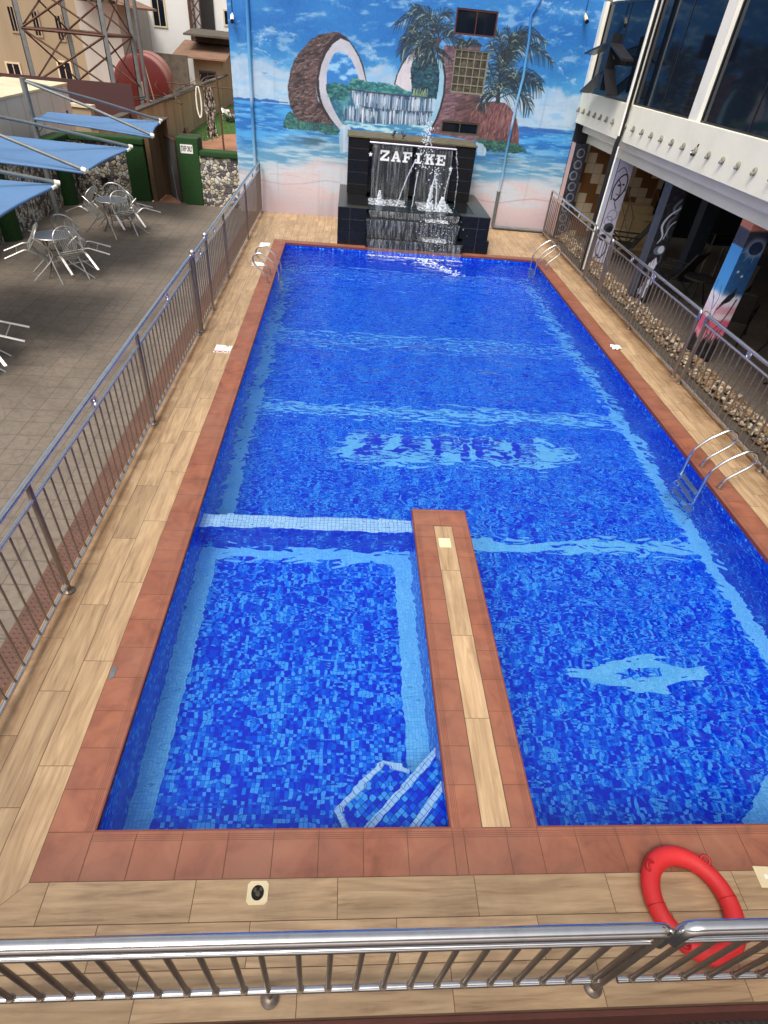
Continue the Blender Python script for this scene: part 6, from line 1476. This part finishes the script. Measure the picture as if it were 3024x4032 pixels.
# yard
b = MB(); q = random.Random(5); P = [(-6.45, 29.5), (-5.9, 31.0), (-5.3, 31.0), (-4.9, 33.5), (-3.9, 34.5), (-3.4, 40), (-4.5, 47), (-6.8, 47)]
b.face([(x, y, -.345) for x, y in P]); o = struct(b.build('yard_grass', mt['grass']), 'stuff'); o['label'] = 'patch of green grass in the yard'; o['category'] = 'grass'
b = MB()
for k in range(2500):
    y = q.uniform(29.5, 46); x = q.uniform(-6.4, -3.8)
    if y < 31.2 and x > -5.9: continue
    if y < 34 and x > -4.9: continue
    h = q.uniform(.03, .09); b.raw([(x, y, -.345), (x+.03, y, -.345), (x+q.uniform(-.03, .05), y+.02, -.345+h)], [(0, 1, 2)])
o = struct(b.build('grass_tufts', mt['grass']), 'stuff'); o['label'] = 'short grass tufts growing in the yard'; o['category'] = 'grass'
t = thing('washing_line_pole', 'rusty pole with a crossbar in the soil yard', 'pole', (-3.95, 28.1, -.35))
b = MB(); b.tube([(0, 0, 0), (-.06, 0, 2.75)], .04, 8); b.tube([(-2.1, 0, 2.33), (1.2, 0, 2.33)], .025, 6); b.build('frame', mt['rust'], t, True)
t = thing('hanging_laundry', 'patterned cloth hanging from the crossbar in the yard', 'laundry', (-4.45, 28.3, 0))
q = random.Random(3); n = 10; vs = []
for j in range(13):
    for i in range(n+1): s = i/n; vs.append((-.2+.42*s+.04*math.sin(j*.9+i), .06*math.sin(i*2.1+j*.3), 1.95-j*.15+.05*q.random()))
b = MB(); b.raw(vs, [(j*(n+1)+i, j*(n+1)+i+1, (j+1)*(n+1)+i+1, (j+1)*(n+1)+i) for j in range(12) for i in range(n)])
lm = NT('patterned_cloth'); ln = lm.noise(lm.mapping(lm.coord(), (1.5, 1, .7)), 9, 4); lm.base(lm.ramp(ln.outputs[0], [(0.45, lin((70, 60, 50))), (0.52, lin((206, 198, 184))), (0.6, lin((90, 78, 66)))], 'CONSTANT')); b.build('cloth', lm.m, t, True)
b = MB(); b.tube([(-.42+.1*math.cos(a), 0, 1.4+.55*math.sin(a)) for a in [6.2832*k/14 for k in range(15)]], .03, 6); b.build('white_hoop', mt['white'], t, True)
def heap(name, loc, n, spread, size, mats_, label, cat, seed):
    q = random.Random(seed); t = thing(name, label, cat, loc)
    for k, m_ in enumerate(mats_):
        for _ in range(n//len(mats_)):
            b = MB()
            M4 = Matrix.Translation((q.uniform(-1, 1)*spread[0], q.uniform(-1, 1)*spread[1], q.uniform(0, spread[2]))) @ Matrix.Rotation(q.uniform(0, 3), 4, (q.random(), q.random(), q.random()+.1))
            s = size*q.uniform(.5, 1.4); b.box(-s, s, -s*.3, s*.3, -s*.12, s*.12, M4=M4)
            b.build('piece', mt[m_], t)
heap('scrap_pile', (-5.2, 38.5, -.3), 24, (.5, 1.0, .5), .3, ('white', 'conc_dark', 'galv', 'rust'), 'heap of white and grey scrap beside the laundry in the yard', 'scrap', 3)
heap('plank_pile', (-6.0, 28.7, -.3), 10, (.3, 1.9, .1), .45, ('wood_old', 'rust', 'conc_dark'), 'loose planks lying at the foot of the stained wall', 'planks', 5)
t = thing('bare_branches', 'bare grey branches leaning over the stained wall by the red tank', 'branches', (-6.3, 29, 1.2)); b = MB(); q = random.Random(8)
for k in range(16):
    P = [(-.3, 1.5, .0)]; dx, dy = q.uniform(-.5, .5), q.uniform(-1.2, 2.2)
    for _ in range(4): P.append((P[-1][0]+dx*.5+q.uniform(-.3, .3), P[-1][1]+dy+q.uniform(-.5, .5), P[-1][2]+q.uniform(-.03, .22)))
    b.tube(smooth_path(P, 4), q.uniform(.012, .03), 5)
b.build('twigs', mt['conc_dark'], t)
# tree seen between the buildings
def leafy(name, label, loc, h, r, seed):
    q = random.Random(seed); t = thing(name, label, 'tree', loc)
    b = MB(); b.tube([(0, 0, 0), (.1, 0, h*.3), (-.1, .1, h*.6)], [.2, .16, .08], 8)
    for k in range(6):
        a = k*1.05; b.tube([(0, 0, h*.4), (r*.5*math.cos(a), r*.5*math.sin(a), h*.7)], [.08, .03], 6)
    b.build('trunk', mt['rust'], t, True)
    b = MB(); cl = [(q.uniform(-r, r)*.7, q.uniform(-r, r)*.7, h*.72+q.uniform(-1, 1)*h*.22, q.uniform(.35, .6)*r) for _ in range(14)]
    for _ in range(3200):
        cx, cy, cz, cr_ = q.choice(cl); v = Vector((q.gauss(0, 1), q.gauss(0, 1), q.gauss(0, 1))).normalized()*cr_*q.uniform(.5, 1); s = q.uniform(.06, .16); p = Vector((cx, cy, cz))+v
        u = Vector((q.gauss(0, 1), q.gauss(0, 1), q.gauss(0, 1))).normalized()*s; w_ = u.cross(Vector((q.gauss(0, 1), q.gauss(0, 1), q.gauss(0, 1)))).normalized()*s*.5
        b.raw([p-u, p+w_, p+u, p-w_], [(0, 1, 2, 3)])
    b.build('crown', mt['foliage'], t)
leafy('leafy_tree', 'green leafy tree between the tin roof and the white house', (-14.6, 58, -.4), 9, 2.6, 2)
leafy('leafy_tree', 'green leafy tree far behind the beige building', (-22, 60, -.4), 11, 3.2, 4)
b = MB(); b.box(-15.5, -12.6, 52, 55, -.4, 5.0); o = b.build('cream_house', mt['housewhite']); tag(o, 'small cream house seen between the mast and the white house', 'house')
